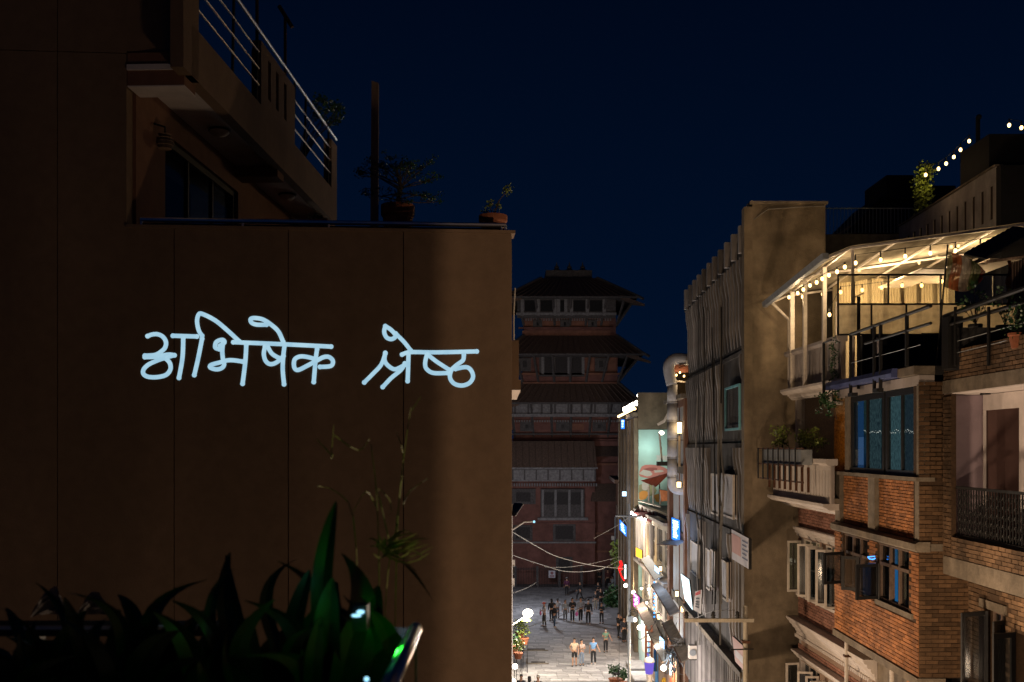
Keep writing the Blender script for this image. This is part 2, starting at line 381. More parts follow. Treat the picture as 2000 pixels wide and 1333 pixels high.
def foliage(mb, c, rad, n, size, sz=1.0, rng=random):
    for _ in range(n):
        d = Vector((rng.gauss(0, 1), rng.gauss(0, 1), rng.gauss(0, 1))); d.normalize(); r = rad * rng.random() ** .45
        p = Vector(c) + Vector((d.x * r, d.y * r, d.z * r * sz))
        a = Vector((rng.gauss(0, 1), rng.gauss(0, 1), rng.gauss(0, 1))).normalized() * size * rng.uniform(.6, 1.3); b = a.cross(Vector((rng.gauss(0, 1), rng.gauss(0, 1), rng.gauss(0, 1)))).normalized() * size * .45
        mb.face([p, p + a * .5 + b, p + a, p + a * .5 - b])
    return mb
# ================================================================= GROUND AND LAMPS OF THE STREET
struct('ground', MB().bx(-300, 400, -200, 600, -.5, 0), M['ground'])
def street_lamp(x, y, z, pw, col, label, rad=.35):
    t = thing('street_lamp', label, 'street lamp', (x, y, 0), 'globe street lamps along the lane')
    part('pole', MB().tube([(x, y, 0), (x, y, z - .22)], .06, 8), M['lampgrey'], t)
    part('collar', MB().lathe((x, y, z - .24), [(.05, 0), (.11, .03), (.11, .08)], 10), M['darksteel'], t)
    part('bulb', MB().ball((x, y, z - .05), .11), E['bulb'], t, smooth=True)
    lamp('lamp_light', (x, y, z + .16), pw, col, rad)
street_lamp(5.0, -2.0, 10.2, 1500, SOD, 'grey street lamp with round warm globe beside the viewer, outside the picture', .03)
street_lamp(4.4, 5.4, 7.0, 430, SOD, 'unseen fill lamp with round warm globe, added to lift the dark part of the brown wall')  # fill lamp added to lift the shaded part of the left wall
street_lamp(4.5, 16.6, 7.7, 1250, SOD, 'grey street lamp with round warm globe in front of the orange brick bay')
street_lamp(1.7, 25.5, 5.6, 1350, SOD, 'grey street lamp with round warm globe in front of the white balcony house')
street_lamp(4.2, 39.5, 3.3, 1700, (1., .88, .80), 'grey street lamp with round pale globe in front of the finned office block')
# unseen pier of the viewer's house, shaped to block lamp light
pb = thing('house_shade_pier', 'unseen rendered pier of the house the view is taken from, shaped to block lamp light', 'wall', (3.3, 0, 0))
part('pier_wall', MB().bx(1.0, 4.00, -.3, .3, 0, 20), M['leftwall'], pb)
part('pier_base', MB().bx(.95, 4.04, -.35, .35, 0, .6), M['concrete'], pb)
# ================================================================= LEFT CORNER BUILDING
FL = Fr((0, 11.32), (-4.125, -.30))
LB = thing('corner_building', 'dark brown rendered corner building with roof terrace filling the left side', 'building', (-6, 14, 0))
ztop = FL.at(620, 451)[1]
seams = [0] + [FL.at(x, 700)[0] for x in (788, 563, 340, 112)] + [14.0]
s_step = FL.at(247, 300)[0]
g = .005
for i, (a, b) in enumerate(zip(seams, seams[1:])):
    mb = MB()
    if b <= s_step: mb.box(FL, a + g, b - g, -.25, 0, 0, ztop)
    elif a >= s_step:
        mb.box(FL, a + g, b - g, -.25, 0, 0, 17.24); mb.box(FL, a + g, b - g, -.25, 0, 17.25, 26)
    else:
        mb.box(FL, a + g, s_step, -.25, 0, 0, ztop); mb.box(FL, s_step, b - g, -.25, 0, 0, 17.24); mb.box(FL, s_step, b - g, -.25, 0, 17.25, 26)
    part('wall_panel', mb, M['leftwall'], LB)
mb = MB()
for a in seams[1:-1]: mb.box(FL, a - .03, a + .03, -.24, -.018, 0, ztop - .02 if a < s_step else 26)
part('joint', mb, M['joint'], LB)
part('coping', MB().box(FL, -.035, s_step, -.28, .02, ztop, ztop + .035), M['leftwall'], LB)
part('side_wall', MB().bx(-.24, -.002, 11.6, 18.5, 0, ztop - .05), M['leftwall'], LB)
part('terrace_slab', MB().bx(-9, -.25, 11.7, 22, ztop - .25, ztop - .12), M['concrete'], LB)
FU = Fr((-4.14, 11), (.04, 1), True); FB = Fr((-3.44, 11), (.04, 1), True)
# receding window wall under the balcony
mb = MB(); wh = (1.1, 3.9, ztop - .1, 16.72); wall_holes(mb, FU, .25, 7.4, ztop - .12, 17.1, -.2, 0, [wh])
part('window_wall', mb, M['leftred'], LB)
window(FU, 1.1, 3.9, ztop - .1, 16.72, -.05, LB, M['blackframe'], M['g_dark'], 3, 1, bar=.08, back=M['dark'], backd=.6)
part('end_wall', MB().box(FU, 7.2, 7.5, .0, .66, ztop - .12, 17.0), M['leftred'], LB)
# front of the upper storey
mb = MB().box(FL, s_step - .62, s_step - .001, -.3, 0, 17.27, 26)
part('upper_wall', mb, M['leftwall'], LB)
def beam(s, x0=-.02):
    pr = [(.0, 16.90), (.62, 16.90), (.62, 17.18), (.55, 17.25), (0, 17.25)]
    mb = MB(); n = len(pr)
    a = [FU.w(s, t, z) for t, z in pr]; b = [FU.w(s + .34, t, z) for t, z in pr]; q = len(mb.v); mb.v += a + b
    for i in range(n): j = (i + 1) % n; mb.f.append((i, j, n + j, n + i))
    mb.f.append(tuple(range(n))[::-1]); mb.f.append(tuple(range(n, 2 * n))); return mb
part('beam', beam(.02), M['leftred'], LB)
part('beam_underside', MB().box(FU, .02, .36, .0, .62, 16.885, 16.897), M['soffit'], LB)
part('beam', beam(3.75), M['leftred'], LB)
part('soffit', MB().box(FU, .0, 7.35, .0, .60, 17.06, 17.12), M['soffit'], LB)
part('balcony_slab', MB().box(FU, .36, 7.4, -3.5, .60, 17.125, 17.24), M['concrete'], LB)
mb = MB(); mb.box(FB, .0, 7.4, -.12, 0, 17.0, 17.56); mb.box(FB, .15, 7.35, -.14, -.12, 17.0, 17.55)
part('fascia', mb, M['leftwall'], LB)
mb = MB(); slots = []
for c in (3.02, 3.42, 3.85): slots.append((c - .07, c + .07, 17.75, 18.28))
wall_holes(mb, FB, 2.62, 4.4, 17.56, 18.42, -.12, 0, slots); mb.box(FB, 2.62, 4.4, -.13, -.09, 17.7, 18.3)
part('parapet', mb, M['leftwall'], LB)
part('parapet', MB().box(FB, 6.95, 7.4, -.14, 0, 17.56, 18.42), M['leftwall'], LB)
part('parapet', MB().box(FB, -.25, .22, -.14, 0, 17.0, 26), M['leftwall'], LB)
for a, b in ((.22, 2.62), (4.4, 6.95)):
    for z in (17.82, 18.04, 18.26): part('rail', MB().tube([FB.w(a, -.03, z), FB.w(b, -.03, z)], .014, 6), M['steel'], LB)
part('handrail', MB().tube([FB.w(-.2, .0, 18.52), FB.w(7.35, .0, 18.52)], .026, 8), M['steel'], LB)
for s in (1.55, 5.2, .3, 2.55, 4.5, 6.85): part('rail_post', MB().tube([FB.w(s, -.05, 17.5), FB.w(s, -.03, 18.52)], .018, 6), M['darksteel'], LB)
for Y in (13.06, 16.4):
    s = Y - 11; f = part('ceiling_light', MB().lathe(FU.w(s, .33, 16.97), [(.02, .0), (.09, .012), (.125, .05), (.13, .09)], 14), M['whiteframe'], LB, smooth=True)
    part('rim', MB().lathe(FU.w(s, .33, 17.03), [(.135, 0), (.142, .012), (.135, .028)], 14), M['darksteel'], f)
wp = thing('wall_basket', 'round woven basket lamp hanging high on the dark wall under the first beam', 'basket', FU.w(.75, .12, 16.4))
part('basket', MB().ball(FU.w(.75, .13, 16.50), .10, 1, 1, .8, 12, 8), M['bark'], wp)
mb = MB()
for k in range(5): mb.lathe(FU.w(.75, .13, 16.42 + k * .04), [(.06 + .025 * math.sin(k * .8), 0), (.08 + .025 * math.sin(k * .8), .008), (.06, .016)], 12)
part('weave', mb, M['timber'], wp); part('hook', MB().tube([FU.w(.75, .0, 16.72), FU.w(.75, .13, 16.68), FU.w(.75, .13, 16.6)], .012, 5), M['darksteel'], wp)
# terrace railing
TR = thing('terrace_railing', 'polished steel handrail along the edge of the dark roof terrace', 'railing', FL.w(2, -.15, ztop))
sa, sb = FL.at(990, 437)[0], FL.at(268, 432)[0]; zr = FL.at(990, 436)[1]
part('handrail', MB().tube([FL.w(sa, -.12, zr), FL.w(sb, -.12, zr)], .026, 8), M['steel'], TR)
part('lower_rail', MB().tube([FL.w(sa, -.12, zr - .045), FL.w(sb, -.12, zr - .045)], .012, 6), M['darksteel'], TR)
for x in (988, 981, 640, 470, 270): s = FL.at(x, 440)[0]; part('post', MB().tube([FL.w(s, -.12, ztop), FL.w(s, -.12, zr)], .017, 6), M['steel'], TR)
# wooden pole, pots
p = P(731, 450, 12.6); p.z = ztop - .1
tp = MB().hexa([(p.x-.045,p.y-.04,p.z),(p.x+.045,p.y-.04,p.z),(p.x+.045,p.y+.04,p.z),(p.x-.045,p.y+.04,p.z)]+[(p.x-.03,p.y-.04,P(0,160,12.6).z),(p.x+.055,p.y-.04,P(0,164,12.6).z),(p.x+.055,p.y+.04,P(0,164,12.6).z),(p.x-.03,p.y+.04,P(0,160,12.6).z)])
single('wooden_post', tp, M['timber'], 'tall weathered square timber post standing on the left roof terrace', 'post')
def pot(c, r, h, label, pname='flower_pot', cat='potted plant', group=None, mt=None, n=16):
    t = thing(pname, label, cat, c, group); c = Vector(c)
    part('pot', MB().lathe(c, [(r*.66, 0), (r*.93, h*.78), (r*1.0, h*.80), (r*1.05, h*.84), (r*1.05, h), (r*.92, h), (r*.9, h*.93)], n), mt or M['terracotta'], t, smooth=False)
    part('soil', MB().lathe(c + Vector((0, 0, h*.88)), [(r*.9, 0), (r*.5, .02 * h)], n), M['soil'], t)
    return t
rg = random.Random(4)
c = P(777, 452, 12.7); c.z = ztop - .05; bt = pot(c, .20, P(0, 402, 12.7).z - c.z, 'terracotta pot with a wide flat-topped bonsai behind the terrace handrail')
mb = MB(); lf = MB(); z0 = P(0, 402, 12.7).z
tr = [Vector((c.x, c.y, z0 - .05)), Vector((c.x + .01, c.y, z0 + .1)), Vector((c.x + .04, c.y, z0 + .22)), Vector((c.x + .02, c.y, z0 + .34)), Vector((c.x - .03, c.y, z0 + .48))]
mb.tube(tr, .035, 6, .012)
for px_, py_ in ((708,330),(705,345),(725,312),(760,310),(800,318),(838,318),(858,345),(840,355),(820,330),(735,325),(780,325),(712,380),(730,382),(760,392),(800,395),(845,388),(855,395),(830,380),(700,335),(750,345),(790,340)):
    tip = P(px_, py_, 12.7 + rg.uniform(-.4, .4)); st = tr[2] if py_ < 370 else tr[1]
    st = st + Vector((0, 0, rg.uniform(-.05, .1))); mid = st.lerp(tip, .5) + Vector((0, 0, rg.uniform(-.03, .06)))
    mb.tube([st, mid, tip], .010, 5, .003)
    for _ in range(5):
        q_ = mid.lerp(tip, rg.random()); e2 = q_ + Vector((rg.uniform(-.12, .12), rg.uniform(-.1, .1), rg.uniform(-.02, .10))); mb.tube([q_, e2], .004, 4, .002)
        foliage(lf, e2, .05, 12, .024, .5, rg)
    foliage(lf, tip, .07, 26, .026, .5, rg)
foliage(lf, tr[4] + Vector((.1, 0, .0)), .17, 160, .028, .35, rg)
part('trunk', mb, M['bark'], bt); part('foliage', lf, M['leaf'], bt, stuff=True)
c = P(963, 455, 12.0); c.z = ztop - .05; bt = pot(c, .16, P(0, 422, 12.0).z - c.z, 'small terracotta pot with a thin leggy plant near the wall corner')
mb = MB(); lf = MB(); z0 = P(0, 420, 12).z
for px_, py_ in ((988, 375), (958, 398), (948, 412), (972, 405), (994, 368)):
    tip = P(px_, py_, 12.0); mb.tube([(c.x, c.y, z0 - .04), Vector((c.x, c.y, z0)).lerp(tip, .5) + Vector((-.015, 0, .02)), tip], .007, 5, .003)
    foliage(lf, tip, .06, 34, .028, .8, rg)
part('stem', mb, M['bark'], bt); part('foliage', lf, M['leafy'], bt, stuff=True)
c = P(858, 455, 12.3); c.z = ztop - .1; sp_ = pot(c, .10, .12, 'small spiky rosette plant in a low pot between the two terracotta pots')
for k in range(14):
    a = k / 14 * 2 * math.pi; part('leaf', leafblade(MB(), c + Vector((0, 0, .11)), c + Vector((.12 * math.cos(a), .12 * math.sin(a), .21 + .04 * (k % 3))), .02, .08, n=4), M['leaf'], sp_)
c = P(617, 450, 12.3); c.z = ztop - .1; q_ = P(617, 432, 12.3).z
t = thing('planter_box', 'dark rectangular planter on the terrace beside the upper storey', 'planter', c)
part('box', MB().bx(c.x - .22, c.x + .14, c.y, c.y + .3, c.z, P(0, 428, 12.3).z), M['terracotta'], t); part('soil', MB().bx(c.x - .2, c.x + .12, c.y + .02, c.y + .28, P(0, 428, 12.3).z, P(0, 427, 12.3).z), M['soil'], t)
lf = MB(); foliage(lf, P(617, 424, 12.45), .09, 50, .03, .5, rg); part('foliage', lf, M['leaf'], t, stuff=True)
# things on the upper balcony
c = FB.w(6.4, -.5, 17.24); bt = pot(c, .2, .45, 'bushy pot plant silhouetted behind the upper balcony rails')
lf = MB(); mb = MB(); q_ = P(640, 215, 17.6)
for px_, py_ in ((612,205),(625,192),(640,215),(652,205),(660,212),(655,235),(640,240),(620,225),(662,225),(633,200)):
    tip = P(px_, py_, 17.4 + rg.uniform(-.3, .3)); mb.tube([c + Vector((0, 0, .4)), (c + Vector((0, 0, .7))).lerp(tip, .5), tip], .012, 4, .005); foliage(lf, tip, .13, 50, .05, .7, rg)
part('stem', mb, M['bark'], bt); part('foliage', lf, M['leaf'], bt, stuff=True)
for (s, a, b, lab) in ((1.9, 0, 0, 'left'), (3.85, 1, 1, 'right')): pass
p0 = P(557, 130, 15.2); p1 = P(557, 35, 15.2)
t = thing('television_aerial', 'thin aerial mast with a slanted crossbar above the upper balcony', 'aerial', (p0.x, p0.y, 17.24))
part('mast', MB().tube([(p0.x, p0.y, 17.24), p1], .022, 6), M['rust'], t); part('crossbar', MB().tube([P(545, 12, 15.2), P(571, 54, 15.2)], .03, 6), M['rust'], t)
p1 = P(502, -40, 13.8)
t = thing('roof_mast', 'thin bare mast rising behind the nearest balcony rails', 'mast', (p1.x, p1.y, 17.24))
part('mast', MB().tube([(p1.x, p1.y, 17.24), p1], .022, 6), M['rust'], t); part('foot', MB().bx(p1.x-.08, p1.x+.08, p1.y-.08, p1.y+.08, 17.241, 17.3), M['rust'], t)
# ================================================================= THE PROJECTED WORDS, PAINTED AS GLOWING STROKES
def smooth(pts, k=5):
    if len(pts) < 3: return pts
    out = []; n = len(pts)
    for i in range(n - 1):
        a, b, c, d = pts[max(i-1, 0)], pts[i], pts[i+1], pts[min(i+2, n-1)]
        for j in range(k):
            t = j / k
            out.append(tuple(.5 * ((2*b[q]) + (-a[q]+c[q])*t + (2*a[q]-5*b[q]+4*c[q]-d[q])*t*t + (-a[q]+3*b[q]-3*c[q]+d[q])*t**3) for q in (0, 1)))
    out.append(pts[-1]); return out
W1 = [[(135,214),(160,205),(190,204),(218,218),(234,245),(230,275),(208,298),(175,316),(120,320)],
 [(120,328),(180,326),(245,314),(280,318)],[(278,318),(235,330),(190,345),(140,368),(113,395),(113,420),(140,435),(190,436),(235,424),(258,395),(256,362),(235,338),(205,326)],
 [(272,212),(402,216)],[(328,225),(324,330),(305,440)],[(430,228),(410,330),(388,425)],
 [(430,212),(412,182),(403,132),(412,97),(432,94),(500,128),(570,185),(632,243)],
 [(524,285),(502,276),(508,246),(540,234),(552,248),(528,266)],[(545,240),(540,290),(543,335),(550,368),(535,388),(505,394),(475,384),(480,370),(530,356),(565,346),(600,345),(650,352)],
 [(600,247),(870,258),(1130,271)],[(670,262),(665,350),(650,472)],
 [(772,272),(765,310),(775,348),(800,366),(835,356),(872,322)],[(785,268),(808,308),(845,332)],[(878,262),(870,330),(868,400),(875,475)],
 [(780,152),(730,152),(700,142),(694,122),(715,116),(760,124),(805,152),(845,190),(870,245)],
 [(1048,340),(1000,327),(960,325),(932,342),(930,382),(950,398),(1000,375),(1050,348),(1090,328),(1120,328),(1140,350),(1128,376),(1070,381)],[(1054,285),(1046,345),(1036,463)]]
W2 = [[(1310,465),(1360,415),(1402,368),(1424,308)],[(1424,305),(1420,345),(1440,375),(1478,394),(1530,370)],[(1410,490),(1455,442),(1510,396),(1530,362)],
 [(1550,302),(1548,380),(1545,458)],[(1515,314),(1560,301),(1700,302),(1920,297)],
 [(1424,160),(1418,192),(1432,222),(1460,230),(1480,212),(1455,180),(1424,160)],[(1480,200),(1525,245),(1562,292)],
 [(1650,312),(1640,360),(1648,392),(1685,414),(1760,414)],[(1655,315),(1702,352),(1770,396)],
 [(1850,316),(1845,345),(1812,370),(1782,400),(1775,440),(1798,472),(1840,482),(1880,468),(1900,435),(1888,398),(1860,382),(1805,392)]]
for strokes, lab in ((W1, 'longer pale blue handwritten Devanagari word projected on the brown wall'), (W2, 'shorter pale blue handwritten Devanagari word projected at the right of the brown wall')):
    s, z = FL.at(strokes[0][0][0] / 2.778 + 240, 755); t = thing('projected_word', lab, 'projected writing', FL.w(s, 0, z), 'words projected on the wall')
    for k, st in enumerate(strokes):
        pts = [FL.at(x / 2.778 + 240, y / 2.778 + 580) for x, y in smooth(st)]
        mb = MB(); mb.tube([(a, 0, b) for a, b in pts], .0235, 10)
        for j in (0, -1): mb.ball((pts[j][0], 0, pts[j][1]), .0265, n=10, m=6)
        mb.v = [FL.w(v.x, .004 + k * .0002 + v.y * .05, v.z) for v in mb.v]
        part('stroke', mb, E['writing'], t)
# ================================================================= NEAR BALCONY: PLANTS, HANDRAIL
rg = random.Random(8)
tb = thing('planter_trough', 'long dark planter trough on the near balcony holding broad-leaved plants', 'planter', (-.5, 1.9, 12.1))
part('trough', MB().bx(-1.35, -.26, 1.75, 1.98, 12.30, 12.56), M['darksteel'], tb)
part('soil', MB().bx(-1.33, -.28, 1.77, 1.96, 12.56, 12.565), M['soil'], tb)
rl = thing('balcony_ledge', 'dark metal rail ledge running behind the near plants', 'railing', (-1, 2.3, 12.3))
part('top_rail', MB().bx(-1.8, -.62, 2.28, 2.36, 12.580, 12.602), M['darksteel'], rl); part('cap_strip', MB().bx(-1.6, -.70, 2.275, 2.284, 12.596, 12.6035), M['steel'], rl)
for x in (-1.55, -1.1, -.66): part('post', MB().bx(x, x + .03, 2.29, 2.35, 11.6, 12.58), M['darksteel'], rl)
LV = [(12,1290,30,1155,14),(60,1260,20,1180,22),(110,1290,70,1160,26),(140,1280,118,1112,22),(200,1290,165,1150,40),(250,1290,262,1108,34),(300,1300,290,1130,34),(330,1290,328,1092,38),(420,1290,375,1088,24),
 (440,1300,382,1135,30),(500,1290,452,1070,30),(520,1280,447,1075,26),(560,1280,478,1072,28),(470,1310,500,1150,36),(560,1300,640,1110,40),(660,1260,688,962,44),(600,1300,624,1066,36),(660,1250,655,1120,60),
 (640,1270,745,1070,56),(600,1290,560,1170,40),(700,1290,720,1130,52),(670,1315,760,1165,54),(690,1290,700,1170,46),(620,1320,600,1160,50),(540,1330,540,1190,60),(430,1340,400,1190,60),(330,1340,310,1190,60),
 (250,1350,220,1180,60),(160,1350,120,1200,60),(90,1350,60,1210,50),(660,1340,650,1190,60),(580,1340,590,1210,60),(490,1350,460,1200,60),(400,1350,360,1160,50),(50,1350,20,1220,60),(700,1333,790,1230,40),(380,1320,350,1180,44),(690,1240,640,1130,44)]
rx = random.Random(77)
for k in range(46):
    x = rx.uniform(-10, 760); hgt = rx.uniform(60, 190) if x < 560 else rx.uniform(110, 230); LV.append((x, 1330, x + rx.uniform(-80, 80), 1360 - hgt, rx.uniform(26, 56)))
def near_plant(idx, label, xr):
    t = thing('broad_leaf_plant', label, 'plant', P((xr[0] + xr[1]) / 2, 1330, 1.85), 'broad-leaved plants on the near balcony')
    for k in idx:
        bx_, by_, tx, ty, ww = LV[k]; Y = 1.72 + .26 * rg.random(); b_ = P(bx_, by_ + 60, 1.87); tp_ = P(tx, ty, Y)
        part('leaf', leafblade(MB(), b_, tp_, ww / 2000 * Y * .98, rg.uniform(.02, .10), side=(1, rg.uniform(-.5, .5), 0), n=16, curl=rg.uniform(-.45, .45), bend=rg.uniform(-.9, .9), fold=rg.uniform(.1, .5)), M['nearleaf'], t, smooth=True)
    return t
near_plant([i for i, l in enumerate(LV) if l[0] < 230], 'dark broad-leaved plant at the far left of the near balcony', (0, 230))
near_plant([i for i, l in enumerate(LV) if 230 <= l[0] < 445], 'dark broad-leaved plant left of the middle of the near balcony', (230, 440))
near_plant([i for i, l in enumerate(LV) if 445 <= l[0] < 610], 'dark broad-leaved plant with narrow upright leaves in the middle of the row', (440, 600))
near_plant([i for i, l in enumerate(LV) if l[0] >= 610], 'tall broad-leaved plant lit green beside the polished handrail', (600, 760))
# papyrus with dry stalks
t = thing('umbrella_grass', 'yellow-green umbrella grass with thin dry stalks rising before the brown wall', 'plant', P(740, 1340, 2.1))
ST = [[(745,1330),(755,1150),(765,1065)],[(742,1330),(740,1100),(735,960),(726,880),(724,868)],[(770,1330),(775,1060),(783,940),(796,840),(803,795)],[(770,1060),(785,930),(787,885),(775,845)],[(788,985),(800,960),(835,935)],
 [(803,803),(822,775)],[(700,1200),(690,1010),(655,960),(620,950)],[(735,990),(715,960),(690,1000)],[(650,888),(647,893),(652,830)],[(652,850),(700,880),(722,856)],[(762,1065),(745,990),(738,955),(760,975),(765,1000)],[(648,890),(618,858)]]
for st in ST: part('stalk', MB().tube([P(x, y, 2.15 + .05 * math.sin(x)) for x, y in smooth(st, 3)], .0016, 5, .0008), M['grass_'], t)
for k in range(46):
    a = R(rg.gauss(12, 26)) if k % 3 else R(rg.uniform(-60, 240)); L = rg.uniform(45, 90) * (1 if -40 < math.degrees(a) < 50 else .45)
    hx, hy = 752 + rg.uniform(-8, 8), 1072 + rg.uniform(-14, 14)
    part('blade', leafblade(MB(), P(hx, hy, 2.12), P(hx + L * math.cos(a), hy - L * math.sin(a) * .6 - 4, 2.1 + rg.uniform(-.1, .1)), .0062, rg.uniform(.05, .2), n=5), M['grass_'], t)
for k in range(7):
    part('blade', leafblade(MB(), P(765 + k * 4, 1085 + k * 3, 2.1), P(800 + k * 8, 1090 + 14 * k, 2.12), .003, .1, n=4), M['bark'], t)
# polished handrail running towards the camera
hr = thing('polished_handrail', 'short polished steel handrail in the lower middle with a glass panel', 'handrail', P(790, 1340, 1.6))
def HR(x, y, Y): return P(x, y, Y)
part('handrail', MB().tube([HR(812, 1229, 1.72), HR(796, 1268, 1.62), HR(752, 1365, 1.42)], .010, 12), M['steel'], hr, smooth=True)
part('handrail', MB().tube([HR(803, 1226, 1.76), HR(785, 1262, 1.68), HR(735, 1365, 1.47)], .0045, 10), M['steel'], hr, smooth=True)
part('end_cap', MB().ball(HR(812, 1229, 1.72), .0115), M['steel'], hr, smooth=True)
part('stanchion', MB().tube([HR(812, 1238, 1.74), HR(813, 1375, 1.74)], .0022, 6), M['darksteel'], hr)
part('panel', MB().face([HR(757, 1222, 1.95), HR(800, 1228, 1.80), HR(735, 1360, 1.5), HR(700, 1360, 1.62)]), M['g_dark'], hr)
# projector added among the leaves; its glow stands in for reflected highlights
c = P(700, 1200, 1.70)
pj = thing('light_projector', 'small black projector added among the leaves, its pale blue glow standing in for a highlight', 'projector', c - Vector((0, 0, .05)))
part('body', MB().bx(c.x - .012, c.x + .012, c.y + .012, c.y + .05, c.z - .03, c.z + .012), M['black'], pj)
part('lens', MB().ball(c + Vector((.003, .004, .003)), .0062, 1.1, .5, .55, 16, 10).ball(c + Vector((-.004, .004, -.003)), .0056, 1.5, .5, .5, 16, 10), E['lens'], pj, smooth=True)  # glowing balls painted in as a reflected pale blue highlight
part('painted_glint', MB().ball(P(716, 1327, 1.6), .004), E['lens'], pj)  # small glowing ball as a painted glint
lamp('laser_light', P(765, 1262, 1.66), .16, (.03, 1., .04), .01); lamp('laser_light', P(600, 1215, 1.70), .02, (.1, .9, .5), .01)
# pale cloth bundle behind the leaves
mb = MB(); cc = P(140, 1165, 2.6)
def clothp(u, v):
    n_ = mnoise.noise(Vector((u * 5, v * 4, 1.3))) + .5 * mnoise.noise(Vector((u * 12, v * 11, 4)))
    return cc + Vector(((u - .5) * .20, .02 - .03 * v + .02 * n_, -.05 + .08 * math.sin(math.pi * u) ** .6 * (.6 + .5 * math.sin(u * 9)) * v + .018 * n_ * v))
for i in range(28):
    for j in range(12): mb.face([clothp(i/28, j/12), clothp((i+1)/28, j/12), clothp((i+1)/28, (j+1)/12), clothp(i/28, (j+1)/12)])
single('cloth_bundle', mb, mat('grey_cloth', (.20, .19, .20), .95, noise=.3, scale=20, bump=.6), 'pale grey crumpled cloth bundle lying behind the dark leaves', 'cloth', smooth=True)
# ================================================================= RIGHT: ORANGE BRICK BAY HOUSE
F2 = Fr((7.95, 20), (.0175, 1)); S2 = Fr((7.95, 20), (1, 0), True)
H2 = thing('brick_bay_house', 'tall house with overhanging orange brick bay and black casement windows', 'house', (9, 22, 0))
sx_ = lambda x, t=0: F2.at(x, 1000, t)[0]
zz = lambda x, y, t=0: F2.at(x, y, t)[1]
part('dark_room', MB().box(F2, .3, 5.4, -4.5, -.75, 0, 14.3), M['dark'], H2)
wA = (sx_(1695), sx_(1647), zz(1693, 1163), 10.93); wB = (sx_(1775), sx_(1714), zz(1775, 1196), 10.93)
mb = wall_holes(MB(), F2, .0, 5.5, 8.5, 10.95, -.24, 0, [wA, wB]); part('bay_wall', mb, M['mortar'], H2)
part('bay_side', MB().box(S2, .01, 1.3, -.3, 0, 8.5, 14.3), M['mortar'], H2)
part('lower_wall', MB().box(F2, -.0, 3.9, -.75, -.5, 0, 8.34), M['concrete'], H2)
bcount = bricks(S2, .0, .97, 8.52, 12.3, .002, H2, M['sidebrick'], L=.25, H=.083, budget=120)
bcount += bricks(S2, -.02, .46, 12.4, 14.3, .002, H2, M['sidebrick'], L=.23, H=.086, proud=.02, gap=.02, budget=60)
lint = (wB[0] - .25, wB[1] + .05, wB[2] - .11, wB[2])
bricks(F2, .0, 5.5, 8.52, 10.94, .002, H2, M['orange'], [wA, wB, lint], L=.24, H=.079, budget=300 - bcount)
part('sill', MB().box(F2, lint[0], lint[1], -.1, .05, lint[2], lint[3]), M['concrete'], H2)
part('floor_slab', MB().box(F2, -.04, 5.54, -.5, .05, 8.34, 8.5), M['concrete'], H2)
part('ledge', MB().slab(F2, [(-.2, 10.96), (.06, 10.96), (.10, 11.0), (.10, 11.12), (.03, 11.16), (-.2, 11.16)], -.05, 5.56), M['concrete'], H2)
part('ledge_return', MB().box(S2, .051, .95, -.05, .03, 10.98, 11.12), M['concrete'], H2)
# brick parapet panels with concrete posts
part('parapet_back', MB().box(F2, .02, 5.5, -.3, -.10, 11.16, 12.34), M['mortar'], H2)
for a, b in ((.3, sx_(1709)), (sx_(1695), sx_(1641))): bricks(F2, a, b, 11.17, 12.33, -.098, H2, M['orange'], L=.2, H=.068, gap=.014)
for a, b in ((.02, .22), (sx_(1708), sx_(1695)), (sx_(1640), 5.5)): part('concrete_post', MB().box(F2, a, b, -.12, .0, 11.16, 12.34), M['concrete'], H2)
part('sill', MB().box(F2, -.03, 5.55, -.3, .06, 12.34, 12.42), M['concrete'], H2)
part('head_beam', MB().box(F2, .0, 5.3, -.3, .0, 14.22, 14.42), M['whitedirt'], H2)
for a, b in ((-.001, .1), (sx_(1659), sx_(1651))): part('concrete_post', MB().box(F2, a, b, -.2, .012, 12.42, 14.22), M['concrete'], H2)
q0, q1, q2, q3 = .1, sx_(1727), sx_(1725), sx_(1660)
window(F2, q0, q1 - .02, 12.42, 14.2, -.02, H2, M['blackframe'], M['g_room'], 2, 1, bar=.12, back=M['curtain'])
window(F2, q2 + .02, q3, 12.42, 14.2, -.02, H2, M['blackframe'], M['g_room'], 2, 1, bar=.12, back=M['curtain'])
part('lit_curtain', MB().box(F2, sx_(1687, -.24), sx_(1670, -.24), -.24, -.23, 12.45, 14.15), E['bluedim'], H2)
part('lit_curtain', MB().box(F2, sx_(1761, -.24), sx_(1740, -.24), -.24, -.235, 12.5, 14.15), emtex('teal_lit_curtain', (.12, .20, .19), (.04, .07, .07), .58), H2)
part('lit_curtain', MB().box(F2, sx_(1721, -.24), sx_(1693, -.24), -.24, -.235, 12.5, 14.15), emtex('teal_dim_curtain', (.10, .15, .14), (.025, .04, .04), .5), H2)
part('lit_curtain', MB().box(F2, sx_(1806, -.24), sx_(1768, -.24), -.24, -.235, 12.5, 14.15), emtex('grey_dim_curtain', (.08, .11, .11), (.03, .045, .05), .36), H2)
part('lit_shape', MB().box(F2, sx_(1687, -.2), sx_(1677, -.2), -.2, -.195, 12.6, 13.25), em('pale_blue_shape', (.14, .26, .5), .4), H2)
mb = MB(); rg = random.Random(3)
for k in range(60):
    x = 1688 + k * 1.85; s_, z_ = F2.at(x, 843 + rg.uniform(-4, 4), -.2); mb.ball(F2.w(s_, -.2, z_), rg.uniform(.005, .011), n=5, m=3)
part('street_light_reflection', mb, em('faint_reflection', (.9, .75, .6), 1.1), H2)  # glowing dots behind the glass paint a reflection of street lights
